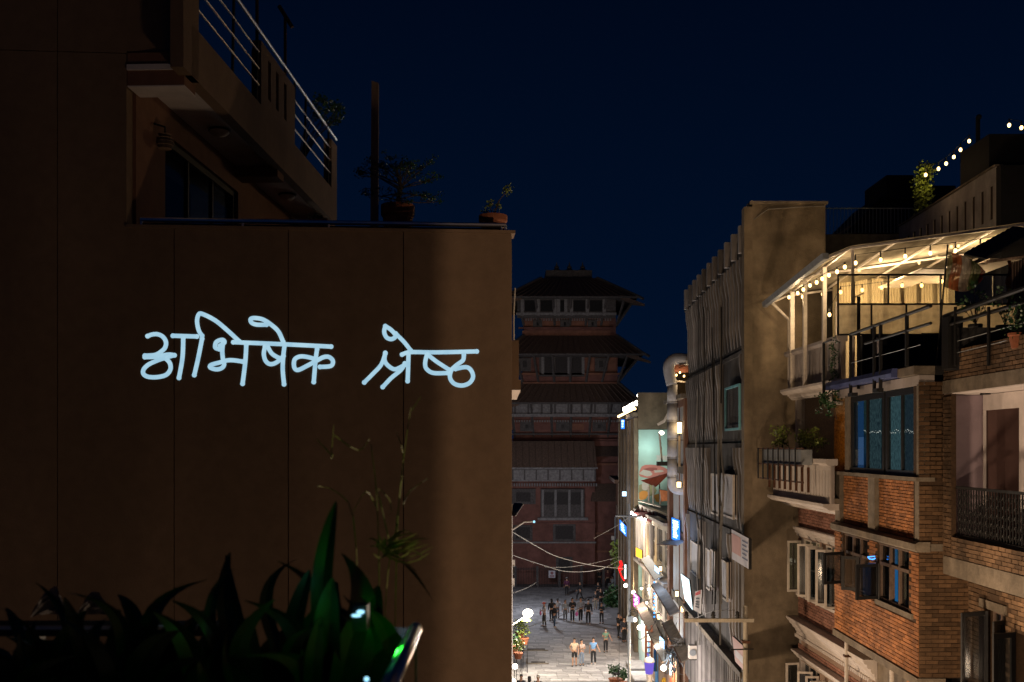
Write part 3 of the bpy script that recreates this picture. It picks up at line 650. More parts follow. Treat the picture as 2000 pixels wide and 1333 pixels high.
# casement windows of the lower bay floor
def casement(F, s, z0, z1, wd, ang, parent, fm, gm, t=.02, bar=.07, far=False):
    """sash hinged at s, swung outward by ang degrees"""
    o = F.w(s, t, 0); a = R(ang); u = F.u * math.cos(a) * (1 if not far else -1) + F.n * math.sin(a)
    G = Fr((o.x, o.y), (u.x, u.y)); mb = MB()
    mb.box(G, 0, wd, -.02, .02, z0, z0 + bar); mb.box(G, 0, wd, -.02, .02, z1 - bar, z1); mb.box(G, 0, bar, -.02, .02, z0 + bar, z1 - bar); mb.box(G, wd - bar, wd, -.02, .02, z0 + bar, z1 - bar)
    c = part('casement', mb, fm, parent); part('pane', MB().box(G, bar, wd - bar, -.003, .003, z0 + bar, z1 - bar), gm, c); return c
for (a, b, c, d) in (wA, wB):
    tr = d - .42
    mb = MB()
    for p_ in (a, a + (b - a) * .34, a + (b - a) * .64, b - .06): mb.box(F2, p_, p_ + .06, -.14, -.04, c, d)
    mb.box(F2, a, b, -.145, -.035, tr - .05, tr + .02); mb.box(F2, a, b, -.15, -.03, c, c + .05); mb.box(F2, a, b, -.15, -.03, d - .04, d)
    wf = part('window_frame', mb, M['frame'], H2)
    for i in range(3): part('pane', MB().box(F2, a + (b-a)*(.0, .34, .66)[i] + .06, a + (b-a)*(.34, .64, .97)[i], -.10, -.095, tr + .02, d - .04), M['g_dark'], wf)
    for i in (0, 2) if a < 1.5 else (1,): part('pane', MB().box(F2, a + (b-a)*(.0, .34, .66)[i] + .06, a + (b-a)*(.34, .64, .97)[i], -.10, -.095, c + .05, tr - .05), M['g_dark'], wf)
c_ = wB; tr = c_[3] - .42
part('blue_curtain', MB().box(F2, sx_(1735.5), sx_(1728), -.2, -.19, c_[2], tr - .05), E['bluepane'], H2)
part('blue_curtain', MB().box(F2, sx_(1735), sx_(1726), -.2, -.19, tr + .02, c_[3]), em('pale_blue_pane', (.08, .32, .55), .62), H2)
part('drape', MB().box(F2, sx_(1752), sx_(1743), -.2, -.19, c_[2], c_[3]), M['drape'], H2)
casement(F2, c_[1] - .15, c_[2] + .02, tr - .02, .62, 112, H2, M['blackframe'], M['g_dark'])
casement(F2, c_[1] - .17, c_[2] + .02, tr - .02, .30, 60, H2, M['blackframe'], M['dark'])
casement(F2, wA[1] - .05, wA[2] + .05, tr - .02, .62, 118, H2, M['blackframe'], M['g_dark'])
casement(F2, wA[0] + .55, wA[2] + .03, tr - .02, .40, 60, H2, M['blackframe'], M['g_dark'])
nb = thing('neon_ring', 'small blue neon arc glowing behind the open black casement', 'neon sign', P(1703, 1090, 22.5))
part('arc', MB().tube([P(1703 + 7.5 * math.cos(R(a)), 1088 - 5 * math.sin(R(a)), 22.5) for a in range(180, 361, 20)], .012, 6), E['neonb'], nb)
part('bar', MB().tube([P(1695, 1088, 22.5), P(1711, 1087, 22.5)], .010, 6), E['neonb'], nb)
# blue fascia and terrace
part('fascia', MB().slab(F2, [(-.3, 14.44), (.22, 14.44), (.24, 14.52), (.20, 14.62), (-.3, 14.62)], .9, 5.6), M['blueroof'], H2)
part('terrace_deck', MB().box(F2, -.05, 5.55, -4.5, -.31, 14.43, 14.6), M['dark'], H2)
part('roof_slab', MB().box(F2, .0, .9, -.31, .1, 14.43, 14.6), M['concrete'], H2)
part('screen_base_wall', MB().box(W0, 8.35, 12.0, -24.6, -24.4, 14.61, 15.68), M['dark'], H2)
T2 = thing('terrace_rail', 'black pipe railing along the edge of the brick house terrace', 'railing', F2.w(2.7, .1, 14.6))
part('handrail', MB().tube([F2.w(3.62, .2, 15.62), F2.w(-1.1, .2, 15.62)], .035, 8), M['darksteel'], T2)
part('lower_rail', MB().tube([F2.w(2.6, .2, 15.3), F2.w(-1.1, .2, 15.3)], .03, 8), M['darksteel'], T2)
for z in (14.95,): part('wire', MB().tube([F2.w(3.62, .2, z), F2.w(-.6, .2, z)], .006, 4), M['lampgrey'], T2)
for s in (3.62, 2.0, 1.6, .1): part('post', MB().box(F2, s - .03, s + .03, .17, .23, 14.2 if s > 1.5 else 14.6, 15.62), M['darksteel'], T2)
part('far_frame', MB().tube([F2.w(5.53, .27, 15.62), F2.w(4.9, .27, 15.62)], .025, 6), M['darksteel'], T2)
part('cross_rail', MB().box(W0, 8.35, 9.1, -20.9, -20.86, 15.3, 15.34), M['darksteel'], T2)
for s in (3.6, 1.9): part('bracket', MB().box(F2, s - .25, s + .05, .12, .26, 14.18, 14.26), M['darksteel'], T2)
t = thing('short_ladder_post', 'black post with a tilted flat cap standing on the terrace', 'post', P(1684, 655, 23.6))
part('post', MB().tube([P(1677, 760, 23.6), P(1677, 580, 23.6)], .045, 6), M['darksteel'], t)
part('cap', MB().hexa([P(1667, 583, 23.6), P(1688, 574, 23.6), P(1688, 574, 23.9), P(1667, 583, 23.9), P(1667, 580, 23.6), P(1688, 571, 23.6), P(1688, 571, 23.9), P(1667, 580, 23.9)]), M['timber'], t)
t = thing('corner_post', 'tall dark vine-wrapped iron frame at the far terrace corner', 'frame', P(1620, 760, 25.4))
part('post', MB().box(F2, 5.50, 5.56, .24, .30, 14.3, 15.62), M['darksteel'], t)
lf = MB(); mb = MB(); rg = random.Random(6)
for k in range(26):
    c = P(1629 + rg.uniform(-7, 7), 664 + k * 4.2, 25.6); foliage(lf, c, .09, 14, .05, 1, rg)
part('vine', lf, M['leaf'], t, stuff=True)
cl = MB(); A = [P(1712, 658, 22), P(1710, 670, 22), P(1705, 681, 22)]; B_ = [P(1713, 660, 22.05), P(1719, 672, 22.1), P(1721, 683, 22.1)]
cl.strip(A, B_); cl.strip([P(1705, 681, 22), P(1713, 691, 22.05)], [P(1721, 683, 22.1), P(1714, 691, 22.05)])
single('hanging_cloth', cl, M['soffit'], 'small pale cloth pegged to the black terrace rail', 'cloth')
t = thing('drain_pipe', 'white drain pipe rising from below past the bottom of the bay', 'pipe', F2.w(4.9, -.2, 0))
part('pipe', MB().tube([F2.w(4.98, -.12, 0), F2.w(4.98, -.12, 8.34)], .045, 8), M['whiteframe'], t); part('clip', MB().box(F2, 4.9, 5.06, -.3, -.06, 7.9, 7.95), M['rust'], t)
t = thing('drain_pipe', 'second white drain pipe under the bay in front of the rough wall', 'pipe', F2.w(2.3, -.3, 0))
part('pipe', MB().tube([F2.w(2.35, -.3, 0), F2.w(2.35, -.3, 8.34)], .05, 8), M['whiteframe'], t); part('clip', MB().box(F2, 2.27, 2.43, -.5, -.24, 7.7, 7.75), M['rust'], t)
bricks(F2, .05, 2.0, 7.0, 8.3, -.498, H2, M['orange'], H=.08)
wn = window(F2, .9, 1.5, 7.0, 8.1, -.42, H2, M['frame'], M['g_dark'], 2, 1, back=E['bluepane'], backd=.02)
# ================================================================= RIGHT EDGE: BALCONY HOUSE
F1 = Fr((8.4, 20), (.0175, 1)); F1L = Fr((8.92, 20), (.0175, 1)); FBk = Fr((9.1, 19.9), (.0175, 1)); S1 = Fr((8.4, 19.9), (1, 0), True)
H1 = thing('balcony_house', 'brick house at the right edge with a lilac recessed balcony and black railing', 'house', (10, 17, 0))
part('balcony_slab', MB().box(F1, -8, -.05, -1.2, .0, 10.55, 10.9), M['concrete'], H1)
part('soffit_slab', MB().box(F1, -8, .0, -3, .0, 14.05, 14.3), M['concrete'], H1)
part('soffit', MB().box(F1, -8, -.06, -3, -.02, 14.03, 14.048), M['soffit'], H1)
part('parapet_wall', MB().box(F1, -8, -.02, -.25, -.03, 14.3, 14.86), M['mortar'], H1)
nb_ = bricks(F1, -4.2, -.02, 14.3, 14.86, -.028, H1, M['tanbrick'], L=.24, H=.08, gap=.016, budget=0)
part('pilaster', MB().box(F1, -.42, -.06, -.1, -.01, 10.9, 14.03), M['mortar'], H1)
n1 = bricks(F1, -.42, -.06, 10.92, 14.02, -.008, H1, M['tanbrick'], L=.2, H=.083, proud=.02, budget=80)
part('band_wall', MB().box(F1, -8, -.43, -.3, -.02, 10.9, 11.3), M['mortar'], H1)
n1 += bricks(F1, -3.6, -.43, 10.91, 11.3, -.018, H1, M['tanbrick'], budget=70)
part('lilac_wall', MB().box(S1, .16, .9, -.1, -.0, 11.2, 14.02), M['lilac'], H1)
mb = wall_holes(MB(), FBk, -5, -.12, 11.2, 14.02, -.05, 0, [(-1.58, -.15, 11.2, 13.72), (-5, -2.1, 11.2, 13.72)])
part('recess_wall', mb, M['soffit'], H1)
part('doorway', MB().box(FBk, -1.6, .1, -1.3, -1.2, 11.2, 13.8), M['maroon'], H1)
part('door_reveal', MB().box(FBk, -.12, .05, -1.3, -.051, 11.2, 13.8), M['maroon'], H1)
part('door_back', MB().box(FBk, -5, -1.62, -1.3, -1.2, 11.2, 13.8), M['maroon'], H1)
part('vent', MB().box(W0, 8.82, 9.0, -19.3, -19.25, 14.0, 14.028), M['dark'], H1)
# black ornamental railing
BR = thing('ornamental_railing', 'black wrought iron railing with dense scrolled bars on the lilac balcony', 'railing', F1.w(-2, -.1, 11.3))
part('top_rail', MB().box(F1, -6, -.44, -.14, -.08, 12.22, 12.27), M['darksteel'], BR); part('bottom_rail', MB().box(F1, -6, -.44, -.14, -.08, 11.32, 11.36), M['darksteel'], BR)
for k in range(34): part('bar', MB().box(F1, -.52 - k * .11, -.50 - k * .11, -.12, -.10, 11.36, 12.22), M['darksteel'], BR)
for k in range(16):
    mb = MB(); c = -.62 - k * .22
    for j in range(5):
        zc = 11.45 + j * .16
        mb.tube([F1.w(c + .075 * math.cos(a * .7) * (1 - a / 14), -.11, zc + .075 * math.sin(a * .7) * (1 - a / 14)) for a in range(0, 13)], .007, 4)
    part('scroll', mb, M['darksteel'], BR)
# lower brick wall of the right house
wl1 = (F1L.at(1962, 1230)[0], F1L.at(1931, 1230)[0], 8.55, F1L.at(1960, 1200)[1]); wl2 = (F1L.at(2080, 1230)[0], F1L.at(1985, 1230)[0], 8.45, 9.75)
part('lower_wall', wall_holes(MB(), F1L, -5, .0, 0, 10.55, -.24, 0, [wl1, wl2]), M['mortar'], H1)
bricks(F1L, -3.0, -.0, 7.4, 10.54, .002, H1, M['tanbrick'], [wl1, wl2, (wl1[0] - .1, wl1[1] + .35, wl1[3], wl1[3] + .17)], L=.24, H=.083, budget=300 - n1)
part('lintel', MB().box(F1L, wl1[0] - .1, wl1[1] + .35, -.2, .03, wl1[3], wl1[3] + .16), M['concrete'], H1)
part('dark_room', MB().box(F1L, -5, -.3, -2, -.7, 0, 10.5), M['dark'], H1)
window(F1L, wl1[0], wl1[1], wl1[2], wl1[3], -.08, H1, M['frame'], M['g_dark'], 2, 1, back=M['lilac'], backd=.05)
casement(F1L, wl1[1] + .02, wl1[2], wl1[3] - .04, .62, 112, H1, M['blackframe'], M['g_dark'], bar=.08)
casement(F1L, wl1[1] - .02, wl1[2], wl1[3] - .04, .16, 70, H1, M['blackframe'], M['dark'])
casement(F1L, wl1[0] - .02, wl1[2] - .1, wl1[3] - .1, .3, 60, H1, M['blackframe'], M['dark'], far=True)
casement(F1L, wl2[1] + .02, wl2[2], wl2[3], .5, 112, H1, M['blackframe'], M['g_dark'], bar=.09)
# terrace above the right house: pipes, wires, plants, tin shelter
T1 = thing('upper_terrace_rail', 'thick black sloping pipe rails and wires along the right hand terrace', 'railing', F1.w(-2, 0, 14.86))
part('handrail', MB().tube([P(1844, 619, 19.6), P(2020, 556, 16.6)], .045, 8), M['darksteel'], T1)
part('handrail', MB().tube([P(1842, 638, 19.6), P(2020, 585, 16.6)], .035, 8), M['darksteel'], T1)
for a, b in (((1850, 672), (2010, 628)), ((1850, 694), (2010, 655))): part('wire', MB().tube([P(*a, 19.6), P(*b, 16.6)], .008, 4), M['lampgrey'], T1)
for x, Y in ((1866, 19.1), (1931, 17.9), (1990, 17.0)): part('post', MB().tube([P(x, 715, Y), P(x, 600, Y)], .03, 6), M['darksteel'], T1)
part('post_box', MB().bx(*(lambda a, b: (a.x, b.x, a.y, a.y + .3, b.z, a.z))(P(1852, 618, 19.3), P(1881, 720, 19.3))), M['darksteel'], T1)
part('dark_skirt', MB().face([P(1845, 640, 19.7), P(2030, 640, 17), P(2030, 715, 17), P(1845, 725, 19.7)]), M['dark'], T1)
rg = random.Random(12)
for (x, y, Y, r, h, lab, pts) in ((1905, 655, 18.8, .12, .3, 'dark broad-leaved pot plant silhouetted against the lit canopy beside the flag', ((1895,600),(1903,560),(1915,575),(1888,585),(1925,590),(1910,600),(1900,620),(1917,610),(1878,597))),
        (1963, 660, 18.3, .15, .32, 'dark twiggy pot plant silhouetted under the tin shelter', ((1955,570),(1968,582),(1945,590),(1975,600),(1962,605),(1980,575)))):
    c = P(x, y, Y); c.z -= .1; b = pot(c, r, h, lab, mt=M['darksteel']); mb = MB(); lf = MB()
    for q in pts: tip = P(*q, Y); mb.tube([c + Vector((0, 0, h)), (c + Vector((0, 0, h))).lerp(tip, .6), tip], .008, 4, .004); foliage(lf, tip, .10, 12, .07, .9, rg)
    part('stem', mb, M['bark'], b); part('foliage', lf, M['leaf'], b, stuff=True)
c = P(1988, 645, 17.0); b = pot(c - Vector((0, 0, .3)), .15, .25, 'bushy green plant at the right edge of the picture on the terrace'); lf = MB()
foliage(lf, P(1993, 625, 17), .30, 420, .05, 1.2, rg); part('foliage', lf, M['leaf'], b, stuff=True)
t = thing('tin_shelter', 'small dark corrugated tin lean-to with a slatted wall at the right edge', 'shelter', P(1985, 620, 19))
for k in range(10):
    a, b2 = P(1925 + k * 10, 508 - k * 5.4, 18.6), P(1935 + k * 10, 502 - k * 5.4, 18.6)
    part('roof_sheet', MB().hexa([a, b2, b2 + Vector((0, .9, .25)), a + Vector((0, .9, .25)), a + Vector((0, 0, .03)), b2 + Vector((0, 0, .05)), b2 + Vector((0, .9, .3)), a + Vector((0, .9, .28))]), M['darksteel'], t)
for k in range(8):
    a = P(1977 + k * 5.5, 600, 18.9); b2 = P(1977 + k * 5.5, 512 - k, 18.9); part('slat', MB().bx(a.x, a.x + .022, a.y, a.y + .04, a.z, b2.z), M['timber'], t)
part('backing', MB().bx(P(1976, 0, 19).x, P(2040, 0, 19).x, 19.0, 19.05, P(0, 600, 19).z, P(0, 515, 19).z), M['dark'], t)
part('purlin', MB().tube([P(1927, 512, 18.6), P(2010, 500, 18.6)], .03, 5), M['timber'], t)
single('orange_drape', MB().strip([P(1967 + 3 * math.sin(k), 510 + k * 9, 19.6 + .06 * math.sin(k * 2)) for k in range(11)], [P(1975, 508 + k * 9, 19.6 + .06 * math.cos(k * 2)) for k in range(11)]), mat('orange_cloth', (.55, .20, .05), .9, noise=.3, scale=6), 'narrow orange cloth hanging beside the tin shelter', 'cloth')
# flag
t = thing('flag', 'striped flag of olive, orange, white and green drooping from a thin leaning pole', 'flag', P(1837, 700, 20.3))
part('flag_pole', MB().tube([P(1829, 720, 20.3), P(1851, 478, 20.3)], .018, 6), M['darksteel'], t)
pal = [(.25, .22, .10), (.42, .13, .05), (.42, .13, .05), (.45, .40, .36), (.45, .40, .36), (.14, .18, .08), (.10, .14, .06), (.20, .03, .03)]
def flagp(i, j):
    f = i / 16; x = 1850 + 72 * f + 3 * math.sin(j * .7); top = 492 + 14 * f + 22 * f ** 3; bot = 560 + 12 * math.sin(f * 2.6) - 22 * f ** 4
    return P(x - 5 * (j / 8) * (1 - f), top + (bot - top) * j / 8, 20.3 + .09 * math.sin(i * .9 + j * .35) + .05 * math.sin(j * .9 + i * .3))
for k, col in enumerate(pal):
    mb = MB()
    for i in (2 * k, 2 * k + 1):
        for j in range(8): mb.face([flagp(i, j), flagp(i + 1, j), flagp(i + 1, j + 1), flagp(i, j + 1)])
    part('stripe', mb, sheet('flag_cloth_%d' % k, col, .5, .95), t)
# ================================================================= WHITE BALCONY HOUSE
F3 = Fr((8.42, 30.07), (-.0175, 1))
H3 = thing('white_balcony_house', 'cream and pink brick house with white cornices, casements and balustrades', 'house', (9.5, 27, 0))
s3 = lambda x, t=0: F3.at(x, 1000, t)[0]
z3 = lambda x, y, t=0: F3.at(x, y, t)[1]
SN = -6.2
part('dark_room', MB().box(F3, SN, -.3, -4, -.9, 0, 14.4), M['dark'], H3)
part('far_wall', MB().box(F3, -.25, .0, -4, -.01, 0, 14.4), M['whitedirt'], H3)
wv = [(s3(1601), s3(1565), 8.78, 10.38), (s3(1640), s3(1607), 8.78, 10.38), (s3(1601), s3(1562), 5.0, 6.8), (s3(1650), s3(1612), 5.0, 6.8)]
part('lower_wall', wall_holes(MB(), F3, SN, -.251, 0, 11.3, -.25, 0, wv), M['mortarpale'], H3)
n3 = bricks(F3, -4.9, 0, 10.72, 11.28, .001, H3, M['pinkbrick'], L=.24, H=.08, budget=60)
n3 += bricks(F3, -4.9, 0, 8.08, 8.68, .001, H3, M['pinkbrick'], L=.24, H=.08, budget=110)
n3 += bricks(F3, SN, 0, 7.12, 7.32, .001, H3, M['pinkbrick'], L=.24, H=.08, budget=40)
n3 += bricks(F3, -4.9, 0, 8.76, 10.38, .001, H3, M['pinkbrick'], wv, L=.24, H=.08, budget=80)
cornice(F3, -4.9, .05, 10.42, 10.70, 0, .16, H3, M['white'])
part('window_sill', MB().box(F3, -4.9, .03, -.1, .08, 8.68, 8.76), M['white'], H3)
cornice(F3, SN, .12, 7.62, 8.06, .0, .34, H3, M['white'], steps=4)
for k in range(46): part('dentil', MB().box(F3, -.0 - k * .13, .07 - k * .13, .0, .10, 7.46, 7.55), M['white'], H3)
part('dentil_band', MB().box(F3, SN, .04, -.02, .06, 7.551, 7.62), M['white'], H3)
cornice(F3, SN, .06, 6.86, 7.10, .0, .22, H3, M['white'])
for i, (a, b, c, d) in enumerate(wv):
    window(F3, a, b, c, d, -.08, H3, M['whiteframe'], M['g_dark'], 3, 2, bar=.07, back=E['wwin'] if i == 0 else M['dark'], backd=.3)
    casement(F3, b - .02, c + .04, d - .08, .42, 100, H3, M['whiteframe'], M['g_dark'], bar=.06)
    casement(F3, a + .55, c + .04, d - .08, .42, 75, H3, M['whiteframe'], M['g_dark'], bar=.06)
    casement(F3, a + .03, c + .04, d - .08, .36, 95, H3, M['whiteframe'], M['g_dark'], bar=.06, far=True)
lamp('window_light', F3.w((wv[0][0] + wv[0][1]) / 2, -.28, 9.6), 1.5, WARM, .1)
def slotted(F, a, b, z0, z1, t, parent, mt, n, wd=.09, name='balustrade', m0=.16, m1=.12, dep=.1, bk=None):
    hs = [(a + (b - a) * (k + .5) / n - wd / 2, a + (b - a) * (k + .5) / n + wd / 2, z0 + m0, z1 - m1) for k in range(n)]
    p_ = part(name, wall_holes(MB(), F, a, b, z0, z1, t - dep, t, hs), mt, parent)
    part('backing', MB().box(F, a, b, t - dep - .08, t - dep - .002, z0, z1), bk or M['whitedirt'], parent); return p_
# middle balcony
slotted(F3, -4.9, .2, 11.62, 12.56, .70, H3, M['white'], 22, wd=.06, dep=.04, bk=M['whitedirt'])
part('balcony_end', MB().box(F3, .12, .2, .0, .60, 11.62, 12.56), M['white'], H3)
cornice(F3, -4.9, .26, 11.30, 11.62, .0, .86, H3, M['white'], steps=2)
part('coping', MB().slab(F3, [(.5, 12.56), (.74, 12.56), (.80, 12.62), (.80, 12.72), (.5, 12.72)], -4.9, .28), M['white'], H3)
part('balcony_floor', MB().box(F3, -4.9, .1, .0, .6, 11.63, 11.75), M['concrete'], H3)
part('chip_wall', MB().box(F3, s3(1622), -.3, -.5, -.1, 11.7, 14.4), M['mosaic'], H3)
part('corner_post', MB().box(F3, -.25, -.06, -.1, .12, 11.7, 14.4), M['white'], H3)
part('orange_niche', MB().box(F3, -4.9, s3(1622), -.6, -.5, 11.7, 14.4), M['mosaic'], H3)
part('lit_panel', MB().box(F3, s3(1660, -.4), s3(1628, -.4), -.46, -.42, 12.6, 14.1), E['dimwarm'], H3)
# planter trough with iron cradle
PT = thing('balcony_planter', 'grey planter in a rusty iron cradle on the white balcony with straggling plants', 'planter', F3.w(-1.5, .95, 12.4))
part('trough', MB().box(F3, -3.9, -.2, .82, 1.10, 12.56, 12.95), M['lampgrey'], PT); part('soil', MB().box(F3, -3.85, -.25, .85, 1.07, 12.95, 12.96), M['soil'], PT)
mb = MB(); mb.box(F3, -4.2, .12, 1.12, 1.16, 12.96, 13.0); mb.box(F3, -4.2, .12, 1.12, 1.16, 12.52, 12.56); mb.box(F3, -4.2, -.0, 1.12, 1.16, 12.1, 12.14); part('cradle_rail', mb, M['rust'], PT)
for k in range(8): s = .08 - k * .53; part('strap', MB().box(F3, s - .03, s + .03, 1.161, 1.19, 12.1, 13.0), M['darksteel'], PT); part('bracket', MB().box(F3, s - .2, s - .15, .86, .92, 11.85, 12.5), M['rust'], PT)
rg = random.Random(21); lf = MB(); mb = MB()
for k in range(24):
    x = rg.choice((1520, 1530, 1556, 1566, 1580, 1600)) + rg.uniform(-9, 9); Yb = 29.0 - (x - 1510) * .025; tip = P(x, rg.uniform(838, 872), Yb); b_ = Vector((tip.x + rg.uniform(-.05, .1), tip.y, 12.95)); mb.tube([b_, tip], .008, 4, .003); foliage(lf, tip, .16, 26, .075, .8, rg)
part('stem', mb, M['bark'], PT); part('foliage', lf, M['leafy'], PT, stuff=True)
# hanging greenery and elbow pipe
t = thing('hanging_vine', 'green vine hanging over the corner below the blue fascia', 'plant', P(1605, 790, 25.5)); lf = MB()
for k in range(22): foliage(lf, P(1600 + rg.uniform(0, 36), 768 + rg.uniform(0, 22) + (18 if k > 15 else 0), 25.2), .12, 16, .07, 1, rg)
part('foliage', lf, M['leaf'], t, stuff=True); part('stem', MB().tube([P(1625, 760, 25.2), P(1630, 800, 25.2), P(1634, 820, 25.2)], .012, 5), M['bark'], t)
single('elbow_pipe', MB().tube([P(1621, 770, 25.2), P(1621, 782, 25.2), P(1626, 787, 25.2), P(1645, 788, 25.2)], .05, 8), M['whiteframe'], 'white elbow drain pipe beneath the blue fascia', 'pipe', smooth=True)
# upper balcony
slotted(F3, -4.6, -.0, 14.72, 15.66, .32, H3, M['whitedirt'], 15, wd=.07, dep=.04, bk=M['whitedirt'])
part('balcony_end', MB().box(F3, -.08, .0, -.3, .21, 14.72, 15.66), M['whitedirt'], H3)
part('coping', MB().slab(F3, [(.15, 15.66), (.36, 15.66), (.42, 15.72), (.42, 15.80), (.15, 15.80)], -4.6, .06), M['whitedirt'], H3)
cornice(F3, -4.9, .12, 14.40, 14.70, .0, .52, H3, M['white'], steps=2)
part('terrace_floor', MB().box(F3, -6, -.01, -4.5, .2, 14.42, 14.6), M['concrete'], H3)
# canopy
CN = thing('lit_canopy', 'long glowing plastic canopy on cream posts over the white house terrace', 'canopy', (9, 27, 14.7))
def canpt(x, y): # canopy height over X
    b_ = 17.28 + (30 - y) * .055
    return b_ + (x - 7.5) * .42 if x < 8.1 else b_ + .252 + (x - 8.1) * .135
xs_ = [7.48, 8.1, 9.2, 10.4, 11.6, 12.8]; ys_ = [24.5, 25.9, 27.3, 28.7, 30.1]
for a, b in zip(xs_, xs_[1:]):
    for c, d in zip(ys_, ys_[1:]):
        n_ = 4; sag = lambda f, g_: .05 * math.sin(f * math.pi) * math.sin(g_ * math.pi)
        mb = MB()
        for i in range(n_):
            for j in range(n_):
                def pp(i, j): x = a + (b - a) * i / n_; y = c + (d - c) * j / n_; return (x, y, canpt(x, y) - sag(i / n_, j / n_))
                mb.face([pp(i, j), pp(i + 1, j), pp(i + 1, j + 1), pp(i, j + 1)])
        part('canopy_sheet', mb, M['canvas'], CN)
for x in xs_: part('purlin', MB().tube([(x, 24.45, canpt(x, 24.45) - .05), (x, 30.15, canpt(x, 30.15) - .05)], .03, 5), M['whiteframe'], CN)
for y in (24.5, 27.3, 30.1): part('rafter', MB().tube([(x, y, canpt(x, y) - .06) for x in xs_], .035, 5), M['whiteframe'], CN)
part('gutter', MB().hexa([(7.40, 24.3, 17.48), (7.52, 24.3, 17.48), (7.52, 30.2, 17.14), (7.40, 30.2, 17.14), (7.36, 24.3, 17.62), (7.52, 24.3, 17.62), (7.52, 30.2, 17.28), (7.36, 30.2, 17.28)]), M['lampgrey'], CN)
part('downpipe', MB().tube([P(1508, 592, 30.0), P(1541, 625, 30.0), P(1541, 775, 30.0)], .045, 7), M['whiteframe'], CN)
for x, Y, wd in ((1548, 29.4, .12), (1573, 27.9, .10), (1611, 26.3, .10), (1666, 24.6, .06)):
    X = (x - 1000) / 2000 * Y; part('post', MB().bx(X - wd / 2, X + wd / 2, Y, Y + wd, 14.6, canpt(X, Y) - .06), M['whiteframe'], CN)
part('back_wall', MB().bx(9.3, 12.8, 29.6, 29.7, 14.6, 17.9), M['drape'], CN)
for x in (9.3, 9.9, 10.5, 11.1, 11.7, 12.3): part('back_post', MB().bx(x, x + .08, 29.4, 29.5, 14.6, 17.2), M['whiteframe'], CN)
for k in range(7): a = 9.35 + k * .47; part('drape', MB().strip([(a + .04 * j, 29.3 + .025 * (j % 2), 17.85) for j in range(10)], [(a + .04 * j, 29.3 + .025 * (j % 2), 15.0) for j in range(10)]), M['drape'], CN)
for k in range(3): part('ceiling_panel', MB().bx(10.2 + k * .85, 11.0 + k * .85, 25.5, 28.5, 17.45 + k * .12, 17.48 + k * .12), M['whiteframe'], CN)
WS = thing('glass_windscreen', 'black framed glass windscreen in front of the lit terrace', 'screen', (9.9, 24.5, 15.7)); mb = MB()
Xw = lambda x: (x - 1000) / 2000 * 24.45
for z in (15.70, 16.43, 17.13): mb.bx(Xw(1636), Xw(1985), 24.43, 24.47, z - .02, z + .02)
for x, a, b in ((1637, 15.70, 17.13), (1735, 16.43, 17.13), (1837, 15.7, 17.13), (1940, 16.43, 17.13), (1702, 15.7, 16.43), (1770, 15.7, 16.43), (1905, 15.7, 16.43)): mb.bx(Xw(x) - .016, Xw(x) + .016, 24.425, 24.475, a, b)
part('frame', mb, M['darksteel'], WS)
for a, b, z0, z1 in ((1637,1735,16.45,17.11),(1735,1837,16.45,17.11),(1837,1940,16.45,17.11),(1940,1984,16.45,17.11),(1637,1702,15.72,16.41),(1702,1770,15.72,16.41),(1770,1837,15.72,16.41),(1837,1905,15.72,16.41),(1905,1984,15.72,16.41)):
    part('pane', MB().bx(Xw(a) + .02, Xw(b) - .02, 24.447, 24.453, z0, z1), M['g_clear'] if z0 > 16.4 else M['plastic'], WS)
def strand(label, pts, Y, col, r=.045, drop=.12, ext=None, sag=.0, cat='string lights'):
    p3 = [P(x, y, Y(x) if callable(Y) else Y) for x, y in pts]
    t = thing('string_lights', label, cat, p3[0], 'strings of warm bulbs'); cp = [p + Vector((0, 0, drop)) for p in p3]
    if ext: cp = [P(*ext[0], ext[0 + 2])] + cp if False else cp
    part('cable', MB().tube(cp, .008, 4), M['cable'], t)
    for p in p3:
        b = part('bulb', MB().ball(p, r, 1, 1, 1.25, 8, 6), col, t, smooth=True); part('socket', MB().tube([p + Vector((0, 0, r * .9)), p + Vector((0, 0, drop + .01))], r * .45, 5), M['cable'], b)
    return t
for X_ in (9.9, 11.2): lamp('canopy_light', (X_, 27.6, 16.9), 50, (1., .70, .38), .08)
strand('string of warm bulbs hanging along the front edge of the canopy', [(1671,514),(1720,508),(1768,501),(1817,495),(1866,490),(1915,483),(1964,475)], 24.8, E['bulb'], .042, .2)
strand('string of closely spaced warm bulbs running along the canopy gutter', [(1541,581),(1558,573),(1569,566),(1582,558),(1595,552),(1606,545),(1619,538),(1635,531),(1650,522)], lambda x: 7.8 * 2000 / (x - 1000), E['bulb'], .042, .1)
strand('string of warm bulbs deep inside under the canopy', [(1620,615),(1642,571),(1684,567),(1722,562),(1762,558),(1800,558),(1839,550)], 27.5, E['bulb'], .045, .15)
strand('second inner string of warm bulbs high under the canopy', [(1678,529),(1754,518),(1795,514),(1830,503),(1858,482),(1872,481)], 28.5, E['bulb'], .035, .1)
strand('pair of warm bulbs between the cream posts', [(1568,580),(1607,575)], 28, E['bulb'], .045, .15)
for x, y, Y, p_ in ((1560, 590, 28.4, 50), (1640, 540, 25.6, 50), (1740, 540, 27, 100), (1830, 530, 26.5, 100), (1920, 510, 26, 110), (1700, 580, 28.4, 60), (1860, 570, 28.0, 60)): lamp('canopy_light', P(x, y, Y), p_, (1., .70, .38), .06)
